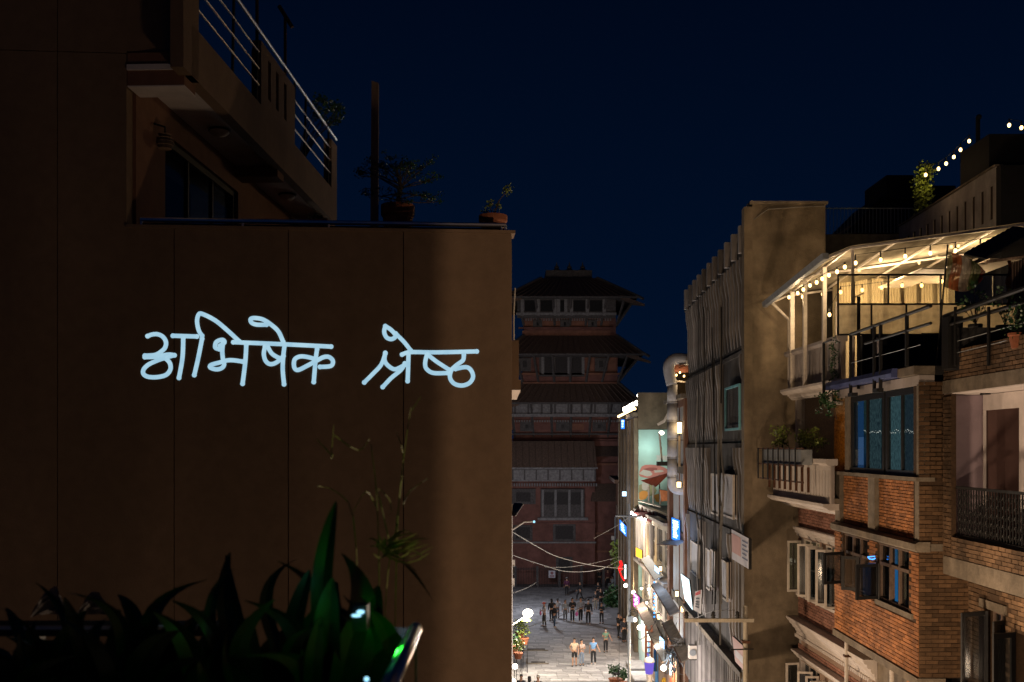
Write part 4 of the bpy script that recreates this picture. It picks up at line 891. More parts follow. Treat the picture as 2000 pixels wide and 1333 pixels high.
# ================================================================= BEIGE FINNED OFFICE BLOCK
F4 = Fr((7.28, 31), (.0375, 1)); S4 = Fr((7.28, 31), (1, .0), True)
H4 = thing('finned_office_block', 'stained beige office block with a blank end wall and vertical concrete fins', 'building', (9, 38, 0))
part('end_wall', MB().bx(7.28, 9.49, 31, 31.4, 0, 20.38), M['beige'], H4)
part('end_coping', MB().bx(7.2, 9.56, 30.95, 31.45, 20.381, 20.46), M['concrete'], H4)
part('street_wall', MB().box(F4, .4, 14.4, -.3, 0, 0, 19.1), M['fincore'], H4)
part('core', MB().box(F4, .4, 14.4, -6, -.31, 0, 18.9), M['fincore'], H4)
part('end_wall_edge', MB().box(F4, .0, .42, -.001, .25, 0, 20.3), M['beige'], H4)
tiers = [(6.2, 10.1), (10.25, 13.0), (13.2, 15.95), (16.15, 19.0)]
wins4 = [(1386, 1432, 925, 1008), (1412, 1444, 753, 842), (1347, 1365, 1062, 1120), (1377, 1397, 1075, 1150), (1403, 1420, 1096, 1168)]
nf = 0
for z0, z1 in tiers:
    prof = [(-.01, z0 + .12), (.004, z0 + .12), (.085, z0 + .8), (.085, z1 - .9), (.17, z1 - .3), (.17, z1), (-.01, z1)]
    me = None; o0 = F4.w(.6, 0, z0)
    mb = MB().slab(F4, prof, .6, .77); me = meshof('fin', mb, o0); me.materials.append(M['fin'])
    k = 0; s = .6
    while s < 14.3:
        X1 = F4.w(s, .08, 0); px_ = 1000 + X1.x / X1.y * 2000
        blocked = any(a - 1 < px_ < b + 1 and z0 < F4.at((a + b) / 2, (c + d) / 2)[1] < z1 for a, b, c, d in wins4)
        if not blocked: link('fin', me, None, F4.w(s, 0, z0), H4); nf += 1
        s += .58
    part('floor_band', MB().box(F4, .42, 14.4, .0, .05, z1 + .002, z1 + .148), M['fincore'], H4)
prof = [(-.01, 3.0), (.14, 3.0), (.14, 5.9), (-.01, 5.9)]; me = meshof('fin', MB().slab(F4, prof, .6, .72), F4.w(.6, 0, 3.0)); me.materials.append(M['fin'])
s = .6
while s < 14.3: link('fin', me, None, F4.w(s, 0, 3.0), H4); s += .36
part('floor_band', MB().box(F4, .42, 14.4, -.0, .3, 5.92, 6.1), M['concrete'], H4)
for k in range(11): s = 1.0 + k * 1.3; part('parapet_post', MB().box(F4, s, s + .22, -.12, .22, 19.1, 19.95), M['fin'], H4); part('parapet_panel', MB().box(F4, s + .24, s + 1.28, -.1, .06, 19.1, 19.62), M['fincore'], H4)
def fwin(x0, x1, y0, y1, t, fm, gm, nx=1, back=None, label=None):
    a, b = F4.at(x1, 900, t)[0], F4.at(x0, 900, t)[0]; c = F4.at((x0 + x1) / 2, y1, t)[1]; d = F4.at((x0 + x1) / 2, y0, t)[1]
    window(F4, a, b, c, d, t, H4, fm, gm, nx, 1, bar=.07, back=back, backd=.08)
fwin(1415, 1443, 754, 841, .20, M['teal'], M['g_frost'], 1, M['fin'])
fwin(1388, 1402, 926, 1006, .2, M['whiteframe'], M['palepanel'], 1, M['soffit']); fwin(1403, 1431, 926, 1010, .22, M['whiteframe'], M['palepanel'], 1, M['white'])
fwin(1348, 1364, 1060, 1124, .22, M['whiteframe'], M['palepanel'], 1, M['soffit']); fwin(1378, 1386, 1073, 1152, .2, M['whiteframe'], M['palepanel'], 1, M['soffit']); fwin(1404, 1419, 1094, 1170, .24, M['whiteframe'], M['palepanel'], 1, M['soffit']); fwin(1387, 1396, 1075, 1150, .22, M['whiteframe'], M['palepanel'], 1, M['lilac'])
# boards on the block
def board(name, label, quad, Ys, m, cat, frame=None, group=None, th=.06):
    pts = [P(x, y, Y) for (x, y), Y in zip(quad, Ys)]; nrm = (pts[1] - pts[0]).cross(pts[3] - pts[0]).normalized()
    if nrm.dot(pts[0] - Vector((0, 0, CAMZ))) > 0: nrm = -nrm
    t = thing(name, label, cat, sum(pts, Vector()) / 4, group)
    part('face', MB().face([p + nrm * .004 for p in pts]), m, t)
    part('panel', MB().hexa([p - nrm * th for p in pts] + pts), frame or M['darksteel'], t); return t, pts, nrm
def on(pts, u, v, nrm, e_=.012): return pts[0].lerp(pts[1], u).lerp(pts[3].lerp(pts[2], u), v) + nrm * e_
pinkb = mat('faded_pink_print', (.50, .28, .26), .7, noise=.1); paleb = mat('pale_print', (.50, .50, .58), .7, noise=.12)
t, pt, nr = board('billboard', 'faded pink and pale blue advertising board on brackets on the finned wall', [(1429,1034),(1464,1053),(1464,1113),(1430,1092)], (31.8,28.9,28.9,31.8), paleb, 'billboard')
part('print', MB().face([on(pt, .02, .12, nr), on(pt, .55, .12, nr), on(pt, .55, .75, nr), on(pt, .02, .75, nr)]), pinkb, t)
for k in range(5): part('lettering', MB().face([on(pt, .62, .15 + .14 * k, nr), on(pt, .92 - .06 * (k % 2), .15 + .14 * k, nr), on(pt, .92 - .06 * (k % 2), .20 + .14 * k, nr), on(pt, .62, .20 + .14 * k, nr)]), mat('blue_lettering', (.10, .12, .22), .7), t)
for x, y0, y1 in ((1464, 1050, 1113),): part('bracket', MB().tube([P(x, y0, 28.8), P(x, y1, 28.8)], .03, 5), M['darksteel'], t)
t, pt, nr = board('billboard', 'glossy pink board low on the finned wall beside the utility pole', [(1430,1242),(1458,1268),(1458,1316),(1436,1292)], (31.6,29.3,29.3,31.2), pinkb, 'billboard')
part('print', MB().face([on(pt, .1, .45, nr), on(pt, .9, .45, nr), on(pt, .9, .75, nr), on(pt, .1, .75, nr)]), paleb, t)
t, pt, nr = board('lit_screen', 'bright cold white illuminated board jutting over the shops', [(1330,1121),(1346,1133),(1353,1192),(1337,1170)], (43.9,40.3,40.3,43.6), E['cold'], 'illuminated sign')
t, pt, nr = board('cloth_banner', 'white cloth banner with red and black lettering hanging by the bright screen', [(1358,1156),(1371,1152),(1369,1200),(1354,1191)], (37.8,36.4,36.4,37.8), M['white'], 'banner', M['whitedirt'], th=.01)
redp = mat('red_print', (.45, .03, .03), .7); blkp = mat('black_print', (.03, .03, .04), .7)
part('lettering', MB().face([on(pt, .1, .08, nr), on(pt, .85, .02, nr), on(pt, .85, .18, nr), on(pt, .1, .24, nr)]), redp, t)
for v in (.35, .5, .62, .74): part('lettering', MB().face([on(pt, .25, v, nr), on(pt, .75, v, nr), on(pt, .75, v + .06, nr), on(pt, .25, v + .06, nr)]), blkp, t)
# utility pole with crossbar
UY = 28.2; ux = lambda x: (x - 1000) / 2000 * UY; uz = lambda y: CAMZ + (HY - y) / 2000 * UY
UP = thing('utility_pole', 'concrete utility pole with a long steel crossbar carrying insulators', 'utility pole', (ux(1456), UY, 0)); x0 = ux(1456)
part('pole', MB().tube([(x0, UY, 0), (x0, UY, uz(1183))], .085, 10, .065), M['poleconcrete'], UP)
part('crossbar', MB().bx(ux(1335), ux(1470), UY - .17, UY - .1, uz(1214), uz(1207)), M['poleconcrete'], UP)
part('collar', MB().bx(x0 - .11, x0 + .11, UY - .11, UY + .11, uz(1256), uz(1251)), M['rust'], UP); part('cross_arm', MB().tube([(ux(1425), UY - .1, uz(1268)), (ux(1470), UY - .1, uz(1267))], .02, 5), M['darksteel'], UP)
for x in (1339, 1391, 1438): part('insulator', MB().lathe((ux(x), UY - .135, uz(1207)), [(.03, 0), (.06, .03), (.04, .06), (.075, .09), (.04, .12), (.06, .16), (.02, .20)], 8), M['darksteel'], UP, smooth=True)
AC = thing('outdoor_unit', 'white air conditioner outdoor unit bracketed to the brown wall above the shops', 'air conditioner', P(1354, 1285, 42))
a, b = P(1345, 1260, 42), P(1361, 1286, 42); part('casing', MB().bx(a.x, b.x, 41.8, 42.15, b.z, a.z), M['whiteframe'], AC)
part('fan_grille', MB().tube([((a.x * .6 + b.x * .4), 41.79, (a.z + b.z) / 2), ((a.x * .6 + b.x * .4), 41.76, (a.z + b.z) / 2)], .14, 14), M['lampgrey'], AC); part('bracket', MB().bx(a.x, b.x + .2, 41.85, 41.9, b.z - .05, b.z), M['darksteel'], AC)
# pole number cables down the block
CB = thing('cable_bundle', 'bundle of loose black and pale cables trailing down the finned wall', 'cables', F4.w(6, .4, 6)); rg = random.Random(5)
for k in range(11):
    x = rg.uniform(1392, 1410) if k < 7 else rg.uniform(1352, 1385); w0 = rg.uniform(-4, 4); y0 = rg.choice((560, 600, 640, 700, 760)); y1 = 1260 if k % 2 else 1180
    pts = []
    for j in range(12):
        f = j / 11; X_ = x + w0 * math.sin(f * 5 + k) + (6 * math.sin(f * 14) if 0.5 < f < .7 and k % 3 == 0 else 0); y_ = y0 + (y1 - y0) * f
        s_, z_ = F4.at(X_, y_, .38); pts.append(F4.w(s_, .38, z_))
    part('cable', MB().tube(pts, rg.choice((.012, .02, .03)), 5), M['cable'] if k % 3 else M['palecable'], CB)
pts = [P(x, y, Y) for x, y, Y in ((1612,403,30.9),(1560,405,30.9),(1500,409,30.9),(1472,429,31),(1455,455,33),(1445,470,34))]
single('roof_cable', MB().tube(pts, .012, 5), M['palecable'], 'thin pale cable strung along the top of the blank end wall', 'cable')
single('drooping_cable', MB().tube([P(x, y, 33.5) for x, y in smooth([(1462,485),(1455,515),(1447,536),(1436,543),(1428,541)])], .012, 5), M['palecable'], 'pale cable drooping in a hook high on the finned wall', 'cable')
# ================================================================= ROOFS BEHIND, UPPER RIGHT
SB = thing('slotted_parapet_house', 'tall house with a long white parapet pierced by upright slots at upper right', 'house', (15, 34, 0))
F6 = Fr((14.18, 30), (.035, 1))
part('body', MB().box(F6, .3, 9, -5, -.2, 0, 19.4), M['dark'], SB)
slotted(F6, .02, 8.3, 19.3, 21.25, .0, SB, M['whitedirt'], 13, wd=.24, name='parapet', m0=.45, m1=.5, dep=.04, bk=M['mortar'])  # dark backing sheet stands in for the shade inside the slots
part('near_wall', MB().bx(14.18, 20, 29.7, 29.99, 0, 21.2), M['dark'], SB); part('coping', MB().box(F6, .0, 8.35, -.2, .05, 21.255, 21.31), M['concrete'], SB)
a, b = P(1932, 325, 31), P(2030, 262, 31); part('roof_room', MB().bx(a.x, b.x, 31, 33, 21.3, b.z), M['dark'], SB)
p = P(1910, 345, 33); t = thing('roof_mast', 'dark mast on the slotted house roof that holds up the bulb string', 'mast', (p.x, 33, 21.3)); part('mast', MB().tube([(p.x, 33, 19.4), P(1910, 228, 33)], .07, 6), M['darksteel'], t); part('cap', MB().ball(P(1912, 229, 33), .09), M['darksteel'], t)
strand('string of warm bulbs rising to the dark roof mast at upper right', [(1808,342),(1833,330),(1848,320),(1863,307),(1876,293),(1893,276)], 36, E['bulb'], .055, .22)
strand('lone warm bulb string beyond the roof mast near the right edge', [(1971,245),(1995,250)], 33, E['bulb'], .055, .2)
t = thing('lit_creeper', 'creeper glowing yellow-green around a warm bulb on the roof', 'plant', P(1803, 410, 37)); lf = MB(); rg = random.Random(17)
for k in range(30): foliage(lf, P(1803 + rg.uniform(-14, 14) * (1 - .4 * (k / 30)), 326 + k * 2.8, 36.6 + rg.uniform(-.4, .4)), .26, 28, .12, 1.1, rg)
part('foliage', lf, M['leafy'], t, stuff=True); part('stem', MB().tube([P(1800, 430, 37), P(1803, 380, 37), P(1806, 335, 36.8)], .04, 5), M['bark'], t)
lamp('roof_light', P(1806, 341, 35.7), 14, (1., .75, .25), .05); lamp('roof_light', P(1800, 330, 33), 12, (1., .62, .3), .05)  # second light is added to brighten the slotted parapet
DB = thing('dark_roof_house', 'dark house with a sloping tiled roof half hidden behind the roof railing', 'house', (15, 46, 0))
part('body', MB().bx(15.2, 19.5, 46, 50, 0, 23.0), M['leftwall'], DB)
part('roof', MB().prism(W0, [(14.9, 22.6), (17.0, 24.7), (19.8, 24.7), (19.8, 22.6)], -51, -45.7), M['dark'], DB)
a, b = P(1735, 375, 45), P(1788, 340, 45); part('roof_room', MB().bx(a.x, b.x, 45.2, 48, 24.0, b.z), M['dark'], DB)
for x0_, x1_ in ((1720, 1735), (1755, 1765)): a, b = P(x0_, 450, 45.9), P(x1_, 420, 45.9); part('window', MB().bx(a.x, b.x, 45.95, 46.0, a.z, b.z), M['dark'], DB)
LR = thing('roof_parapet_house', 'low dark parapet house behind the beige block with a thin pale roof railing', 'house', (13, 41, 0))
a, b = P(1600, 520, 40), P(1775, 458, 40); part('body', MB().bx(a.x, b.x, 40, 45, 0, b.z), M['concrete'], LR)
rr = part('roof_railing', MB().bx(a.x, b.x + .2, 40.1, 40.14, P(0, 407, 40).z, P(0, 405, 40).z), M['lampgrey'], LR)
for k in range(24): x = 1614 + k * 7; p = P(x, 456, 40.1); part('baluster', MB().tube([p, P(x, 406, 40.1)], .012, 4), M['lampgrey'], LR)
# ================================================================= SHOP ROW FURTHER DOWN THE STREET
F5 = Fr((7.82, 45.4), (.0375, 1)); F5b = Fr((8.06, 52.1), (-.002, 1)); F7 = Fr((8.03, 65), (.0375, 1))
brownp = mat('brown_plaster', (.24, .12, .075), .85, noise=.25, scale=2, grime=.4)
greyp = mat('pale_grey_shutter', (.42, .43, .46), .7, noise=.15, scale=3, stretch=(8, 8, .5))
greenp = mat('mint_plaster', (.34, .52, .47), .8, noise=.1, scale=1.5)
def facew(F, x0, x1, y, t=0): return F.at(x1, y, t)[0], F.at(x0, y, t)[0]
H5 = thing('brown_pillared_house', 'narrow house with brown pillars and pale ribbed shutters past the finned block', 'house', (8.5, 48, 0))
part('core', MB().box(F5, .0, 6.6, -6, -.3, 0, 15.1), M['dark'], H5)
for s, w5, q5 in ((.0, .5, .16), (5.9, .9, .16), (2.9, .18, .04)): part('pillar', MB().box(F5, s, s + w5, -.3, q5, 0, 15.2), brownp, H5)
for i, s in enumerate((.52, 1.7, 3.1, 4.3)):
    for j, (z0, z1) in enumerate(((2.9, 5.6), (6.0, 8.7), (9.1, 11.8), (12.2, 14.9))):
        for k in range(3): part('shutter', MB().box(F5, s + .03 + k * .37, s + .36 + k * .37, -.15, .02, z0, z1), greyp, H5)
        part('spandrel', MB().box(F5, s, s + 1.2, -.2, .1, z1 + .01, z1 + .38), brownp if j % 2 else M['concrete'], H5)
part('roof_terrace', MB().box(F5, -.1, 6.8, -6, .35, 15.21, 15.4), M['concrete'], H5)
for x, y0, y1 in ((1338, 1180, 1230), (1338, 1000, 1040)): pass
tr5 = thing('lit_roof_terrace', 'small glowing roof terrace with plank ceiling behind the duct', 'terrace', P(1335, 735, 48))
for k in range(5): part('ceiling_plank', MB().hexa([P(1325, 716 + 4 * k, 47 + k), P(1345, 709 + 4 * k, 47 + k), P(1345, 709 + 4 * k, 47.8 + k), P(1325, 716 + 4 * k, 47.8 + k), P(1325, 714 + 4 * k, 47 + k), P(1345, 707 + 4 * k, 47 + k), P(1345, 707 + 4 * k, 47.8 + k), P(1325, 714 + 4 * k, 47.8 + k)]), M['timber'], tr5)
part('back_wall', MB().bx(P(1322, 0, 51).x, P(1350, 0, 51).x, 51, 51.1, P(0, 775, 51).z, P(0, 712, 51).z), M['beige'], tr5)
part('awning', MB().hexa([P(1312, 728, 48), P(1345, 728, 48), P(1345, 726, 50), P(1312, 726, 50), P(1312, 708, 48), P(1345, 708, 48), P(1345, 712, 50), P(1312, 712, 50)]), mat('brown_awning', (.16, .06, .04), .8), tr5)
part('front_rail', MB().tube([P(1320, 745, 47.6), P(1345, 748, 47.6)], .04, 6), M['whiteframe'], tr5)
strand('three small bulbs under the glowing roof terrace behind the duct', [(1321, 733), (1328, 728), (1336, 735)], 47.2, E['bulb'], .045, .1)
lamp('terrace_light', P(1330, 738, 47.8), 30, (1., .68, .35), .06); lamp('terrace_light', P(1341, 745, 47.0), 12, (1., .68, .35), .06)
DU = thing('ventilation_duct', 'fat galvanised kitchen duct bending over and running down the facades', 'duct', P(1313, 950, 47.3))
dp = [(1348, 703), (1322, 701), (1311, 706), (1306, 716), (1307, 730), (1312, 752)]
part('upper_bend', MB().tube([P(x, y, 47.2) for x, y in smooth(dp, 4)], .27, 14, .245), M['zinc'], DU, smooth=True)
for y0 in range(752, 930, 36): y1 = min(y0 + 36, 932); part('duct_section', MB().tube([P(1313, y0, 47.2), P(1313, y1 - 1.5, 47.2)], .235, 14), M['zinc'], DU, smooth=True); part('seam', MB().tube([P(1313, y1 - 2, 47.2), P(1313, y1, 47.2)], .25, 14), M['zinc'], DU)
part('lower_bend', MB().tube([P(x, y, 47.2) for x, y in smooth([(1313, 932), (1315, 950), (1324, 957), (1336, 957)], 4)], .24, 14), M['zinc'], DU, smooth=True)
for y0 in (780, 860): part('strap', MB().tube([P(1313, y0, 47.2), P(1345, y0, 46.6)], .02, 5), M['rust'], DU)
def lantern(x, y, Y, h, w_, label, pw, col=(1., .66, .3), e_='tubew'):
    p = P(x, y, Y); t = thing('wall_lantern', label, 'lantern', p)
    part('glass_body', MB().bx(p.x - w_, p.x + w_, Y - w_, Y + w_, p.z - h, p.z + h), E[e_], t)
    part('cap', MB().bx(p.x - w_ * 1.3, p.x + w_ * 1.3, Y - w_ * 1.3, Y + w_ * 1.3, p.z + h + .003, p.z + h + .05), M['darksteel'], t)
    if pw: lamp('lantern_light', P(x - 6, y, Y - .5), pw, col, .06)
lantern(1327, 836, 46.8, .25, .09, 'glowing amber lantern on the brown pillar right of the duct', 10)
part('post', MB().tube([P(1327, 852, 46.8), P(1327, 912, 46.8)], .06, 6), mat('buff_post', (.42, .32, .2), .8), H5)
lantern(1326, 947, 46.4, .12, .08, 'small amber lantern beside the lower bend of the duct', 8)
# lower house with toothed awning
H5b = thing('cafe_house', 'low shop house with a roof cafe, toothed maroon canopy and lit white columns', 'house', (9, 58, 0))
part('core', MB().box(F5b, .05, 12.7, -6, -.5, 0, 9.35), M['dark'], H5b)
part('front_wall', wall_holes(MB(), F5b, .0, 12.8, 0, 9.35, -.5, -.2, [(1.2 + 2.9 * k, 3.2 + 2.9 * k, z, z + 1.9) for k in range(4) for z in (.3, 3.7, 6.6)]), mat('grey_cream_plaster', (.40, .36, .31), .8, noise=.2, grime=.4), H5b)
for k in range(4):
    for z in (3.7, 6.6): window(F5b, 1.2 + 2.9 * k, 3.2 + 2.9 * k, z, z + 1.9, -.25, H5b, M['whiteframe'], M['g_dark'], 3, 2, back=E['wwin'] if (k + int(z)) % 3 == 0 else M['drape'])
    part('shop_opening', MB().box(F5b, 1.2 + 2.9 * k, 3.2 + 2.9 * k, -.45, -.42, .3, 2.2), E['wwin'] if k % 2 else M['lilac'], H5b)
for z in (3.0, 5.9, 9.0): part('balcony_slab', MB().box(F5b, .0, 12.8, -.2, .35, z, z + .16), M['whitedirt'], H5b)
for k in range(6):
    s = 6.2 + k * 1.25; part('column', MB().tube([F5b.w(s, .12, 6.07), F5b.w(s, .12, 8.6)], .13, 8), M['white'], H5b); part('arch', MB().tube([F5b.w(s + .62 + .55 * math.cos(R(a)), .12, 8.45 + .5 * math.sin(R(a))) for a in range(0, 181, 30)], .06, 6), M['white'], H5b)
    b_ = thing('globe_lamp', ['nearest white globe lamp over the white columns, beside the brown pillars','second nearest white globe lamp over the white columns','third nearest white globe lamp over the white columns','fourth nearest white globe lamp over the white columns','second farthest white globe lamp over the white columns','farthest white globe lamp over the white columns, under the toothed canopy'][k], 'lamp', F5b.w(s, .5, 8.9), 'globe lamps over the white columns'); part('globe', MB().ball(F5b.w(s, .5, 8.9), .10), E['bulbw'], b_); part('bracket', MB().tube([F5b.w(s, .1, 9.1), F5b.w(s, .5, 9.03)], .02, 5), M['darksteel'], b_)
lamp('globe_light', F5b.w(8.5, 1.0, 8.7), 260, NEU, .1); lamp('globe_light', F5b.w(11.6, 1.0, 8.7), 70, NEU, .1)
for k in range(26): part('baluster', MB().tube([F5b.w(.3 + k * .48, .28, 3.16), F5b.w(.3 + k * .48, .28, 4.0)], .03, 5), M['darksteel'], H5b)
part('rail', MB().tube([F5b.w(.2, .28, 4.0), F5b.w(12.6, .28, 4.0)], .03, 5), M['darksteel'], H5b)
CA = thing('toothed_canopy', 'maroon canopy with a sawtooth edge projecting over the street', 'canopy', P(1262, 1005, 60)); mar = mat('maroon_cloth', (.13, .03, .03), .9, noise=.2)
part('top_sheet', MB().hexa([P(1237, 1003, 61), P(1271, 1022, 58), P(1285, 1003, 57.6), P(1252, 988, 61.5), P(1237, 1001, 61), P(1271, 1020, 58), P(1285, 1001, 57.6), P(1252, 986, 61.5)]), mar, CA)
for k in range(5):
    a = P(1247 + k * 7.5, 985 + k * 3.2, 60.8 - k * .7); b_ = P(1254.5 + k * 7.5, 988 + k * 3.2, 60.1 - k * .7); c_ = P(1250.5 + k * 7.5, 1001 + k * 3.2, 60.4 - k * .7)
    part('tooth', MB().face([a, b_, c_]), M['whitedirt'], CA)
for a, b_ in (((1247, 978, 61), (1290, 990, 57)), ((1290, 986, 57), (1290, 955, 57)), ((1276, 984, 58), (1276, 948, 58)), ((1267, 980, 59), (1267, 950, 59))): part('frame_bar', MB().tube([P(*a), P(*b_)], .05, 5), M['whiteframe'], CA)
RC = thing('roof_umbrella', 'salmon coloured wide umbrella sheltering the roof cafe under the mural', 'umbrella', P(1288, 960, 60)); sal = mat('salmon_cloth', (.45, .17, .12), .8, noise=.2)
for (a, b_, c_) in (((1251, 939), (1312, 922), (1281, 952)), ((1251, 939), (1281, 932), (1312, 922))): part('panel', MB().face([P(*a, 60.5), P(*b_, 57.5), P(*c_, 58)]), sal, RC)
part('pole', MB().tube([P(1288, 928, 59), P(1288, 985, 59)], .04, 6), M['darksteel'], RC)
board('red_table_board', 'flat orange red board standing on the roof cafe', [(1288, 957), (1309, 960), (1309, 978), (1292, 980)], (57, 56, 56, 57), mat('orange_red_board', (.6, .22, .10), .7), 'board')
# mural wall
HM = thing('mural_house', 'tall house whose end wall carries a pale teal and pink painted mural', 'house', (9, 72, 0))
part('end_wall', MB().bx(8.03, 11.5, 65, 65.3, 0, 14.15), greenp, HM)
part('end_parapet', MB().bx(8.0, 11.6, 64.95, 65.3, 14.18, 16.5), M['beige'], HM)
part('street_wall', MB().box(F7, .3, 15, -6, 0, 0, 15.2), brownp, HM)
for k in range(6): s = .05 + k * 2.9; part('pilaster', MB().box(F7, s, s + .7, .0, .28, 0, 14.9), M['beige'], HM)
for k in range(5):
    for j, z in enumerate((3.5, 6.8, 10.2)): window(F7, 1.2 + k * 2.9, 2.5 + k * 2.9, z, z + 2.1, .04, HM, M['frame'], M['g_dark'], 2, 2, back=E['wwin'] if (k + j) % 4 == 0 else M['dark'], backd=.0)
part('band', MB().box(F7, .0, 15, .0, .35, 15.0, 15.25), M['concrete'], HM)
def blob(cx, cy, rx, ry, col, e_, wob=.2, n=18, seed=0, name='painted_shape'):
    rr = random.Random(seed); ph = rr.random() * 6
    pts = [(cx + rx * math.cos(2*math.pi*k/n) * (1 + wob * math.sin(3*2*math.pi*k/n + ph)), cy + ry * math.sin(2*math.pi*k/n) * (1 + wob * math.sin(2*2*math.pi*k/n + ph))) for k in range(n)]
    part(name, MB().face([P(min(max(x, 1248), 1320), y, 64.99 - e_) for x, y in pts]), col, HM)
pk = mat('mural_pink', (.50, .20, .17), .8, noise=.15, scale=2); pw_ = mat('mural_white', (.50, .50, .46), .8, noise=.15, scale=2); ol = mat('mural_olive', (.26, .27, .16), .8, noise=.2, scale=2); og = mat('mural_orange', (.55, .27, .07), .8, noise=.2, scale=2); dk = mat('mural_pink_dark', (.30, .10, .09), .8)
blob(1276, 922, 30, 15, pk, .004, .12, seed=1); blob(1262, 924, 12, 6, pw_, .008, .2, seed=2); blob(1272, 917, 14, 3, dk, .010, .2, seed=6); blob(1285, 921, 9, 3, pw_, .012, .3, seed=7); blob(1296, 895, 18, 7, pw_, .004, .3, seed=3); blob(1262, 958, 18, 14, ol, .008, .15, seed=4); blob(1255, 968, 12, 8, og, .012, .2, seed=5); blob(1260, 950, 7, 9, pw_, .014, .1, seed=8); blob(1290, 972, 14, 9, og, .016, .2, seed=9)
sp = thing('mural_spotlight', 'bright cold floodlight on a white arm beside the mural', 'floodlight', P(1293, 845, 62))
part('lamp_glass', MB().ball(P(1292, 846, 62), .12, 1.3, .6, 1), E['bulbw'], sp); part('arm', MB().tube([P(1288, 846, 62), P(1293, 902, 62)], .06, 6), M['whiteframe'], sp)
part('awning_sheet', MB().strip([P(1283, 828, 62.2), P(1296, 820, 62), P(1304, 805, 61.8)], [P(1285, 832, 62.2), P(1298, 826, 62), P(1305, 815, 61.8)]), M['white'], sp); part('base', MB().bx(P(1283, 0, 62).x, P(1306, 0, 62).x, 61.7, 62.2, P(0, 910, 62).z, P(0, 902, 62).z), M['darksteel'], sp)
lamp('flood_light', P(1267, 872, 64.2), 26, (.85, 1., .95), .1); lamp('flood_light', P(1282, 880, 62.5), 90, (.85, 1., .95), .1); lamp('flood_light', P(1298, 940, 60.2), 60, WARM, .1)
# rooftop tubes and bulbs at the end of the row
t = thing('rooftop_tube_light', 'long warm tube light slanting along the roof edge at the end of the row', 'tube light', P(1224, 806, 74))
part('tube', MB().tube([P(1208, 814, 78), P(1240, 799, 68)], .09, 8), E['tubew'], t); part('holder', MB().tube([P(1210, 815.5, 78), P(1240, 801, 68)], .06, 6), M['darksteel'], t)
strand('string of large bulbs above the roof tube light at the end of the row', [(1220, 800), (1226, 797), (1231, 794), (1236, 791), (1243, 788), (1248, 773)], 70, E['bulbw'], .14, .1)
lamp('tube_light', P(1216, 800, 70), 160, (1., .70, .38), .2)
# small row end
H8 = thing('row_end_house', 'dim plastered house at the far end of the shop row beside the square', 'house', (9, 87, 0)); F8 = Fr((8.62, 80.2), (.06, 1))
part('wall', MB().box(F8, .0, 12, -4, 0, 0, 10.2), brownp, H8); part('roof', MB().box(F8, -.3, 12.2, -4, .6, 10.21, 10.5), M['pagtile'], H8)
for k in range(4): window(F8, .8 + k * 2.8, 2.2 + k * 2.8, 6, 8, .04, H8, M['frame'], M['g_dark'], 2, 1, back=M['dark'], backd=.0)
single('shrub', foliage(MB(), P(1209, 1085, 86), .75, 420, .24, 1.9, random.Random(31)), M['leafy'], 'yellow-green bush lit by shop signs at the end of the row', 'shrub')
single('street_shrub', foliage(MB(), P(1202, 1170, 84), 1.1, 700, .26, 1.0, random.Random(32)), M['leaf'], 'dark bush at the right side of the square', 'shrub')
# signs along the row
def sign(name, label, x, y, w_, h, Y, m, lit=None, glyph=None, sl=0., frame=None, ground_='illuminated signs along the shop row'):
    quad = [(x - w_/2, y - h/2 - sl), (x + w_/2, y - h/2 + sl), (x + w_/2, y + h/2 + sl), (x - w_/2, y + h/2 - sl)]
    t, pt, nr = board(name, label, quad, (Y + 1, Y, Y, Y + 1), m, 'sign', frame)
    if glyph:
        rr = random.Random(int(x * 7 + y))
        n = max(2, int(h / 5))
        for k in range(n):
            v0 = .08 + .84 * k / n; v1 = v0 + .6 / n; u0 = rr.uniform(.12, .3); u1 = rr.uniform(.6, .88)
            part('lettering', MB().face([on(pt, u0, v0, nr), on(pt, u1, v0, nr), on(pt, u1, v1, nr), on(pt, u0, v1, nr)]), glyph, t)
    if lit: lamp('sign_light', P(x - 9, y, Y - 2.0), lit[0] * 2.5, lit[1], .1)
    return t
sign('shop_sign', 'small vertical blue lit sign below the roof tube light', 1216.5, 829, 7, 18, 72, E['blue'], (8, (.3, .5, 1.)), E['bluew'])
sign('shop_sign', 'small square blue-white lit sign halfway up the end of the row', 1219.5, 965, 8, 9, 72, E['bluew'], (10, (.3, .55, 1.)))
sign('shop_sign', 'slanted bright blue lit sign on the pilasters above the red neon', 1217, 1032, 13, 20, 72, E['blue'], (22, (.3, .55, 1.)), E['bluew'], sl=7)
t = thing('red_neon_sign', 'bright red neon sign with a slanted line below it at the end of the row', 'neon sign', P(1212, 1115, 72))
part('letters', MB().tube([P(1212, 1097, 72), P(1214, 1104, 71.8), P(1211, 1108, 71.8), P(1215, 1113, 71.8)], .12, 6), E['red'], t); part('line', MB().tube([P(1208, 1109, 72), P(1214, 1126, 71.6), P(1219, 1134, 71)], .06, 6), E['red'], t)
lamp('neon_light', P(1206, 1118, 70), 14, (1., .05, .05), .1)
sign('shop_sign', 'thin upright white lit sign beside the red neon', 1221.5, 1117, 3.5, 28, 70, E['cold'])
sign('shop_sign', 'amber glowing shop sign on the cafe house', 1248, 1081, 12, 17, 61, E['yel'], (30, (1., .6, .15)), None, sl=3)
sign('shop_sign', 'blue and white upright lit sign right of the amber sign', 1283, 1118, 9, 20, 54, E['bluew'], (26, (.55, .75, 1.)), E['cold'], sl=4)
sign('shop_sign', 'large glowing blue sign with bright lettering under the duct', 1320, 1035, 16, 42, 47.5, E['blue'], (26, (.35, .55, 1.)), E['cold'], sl=3)
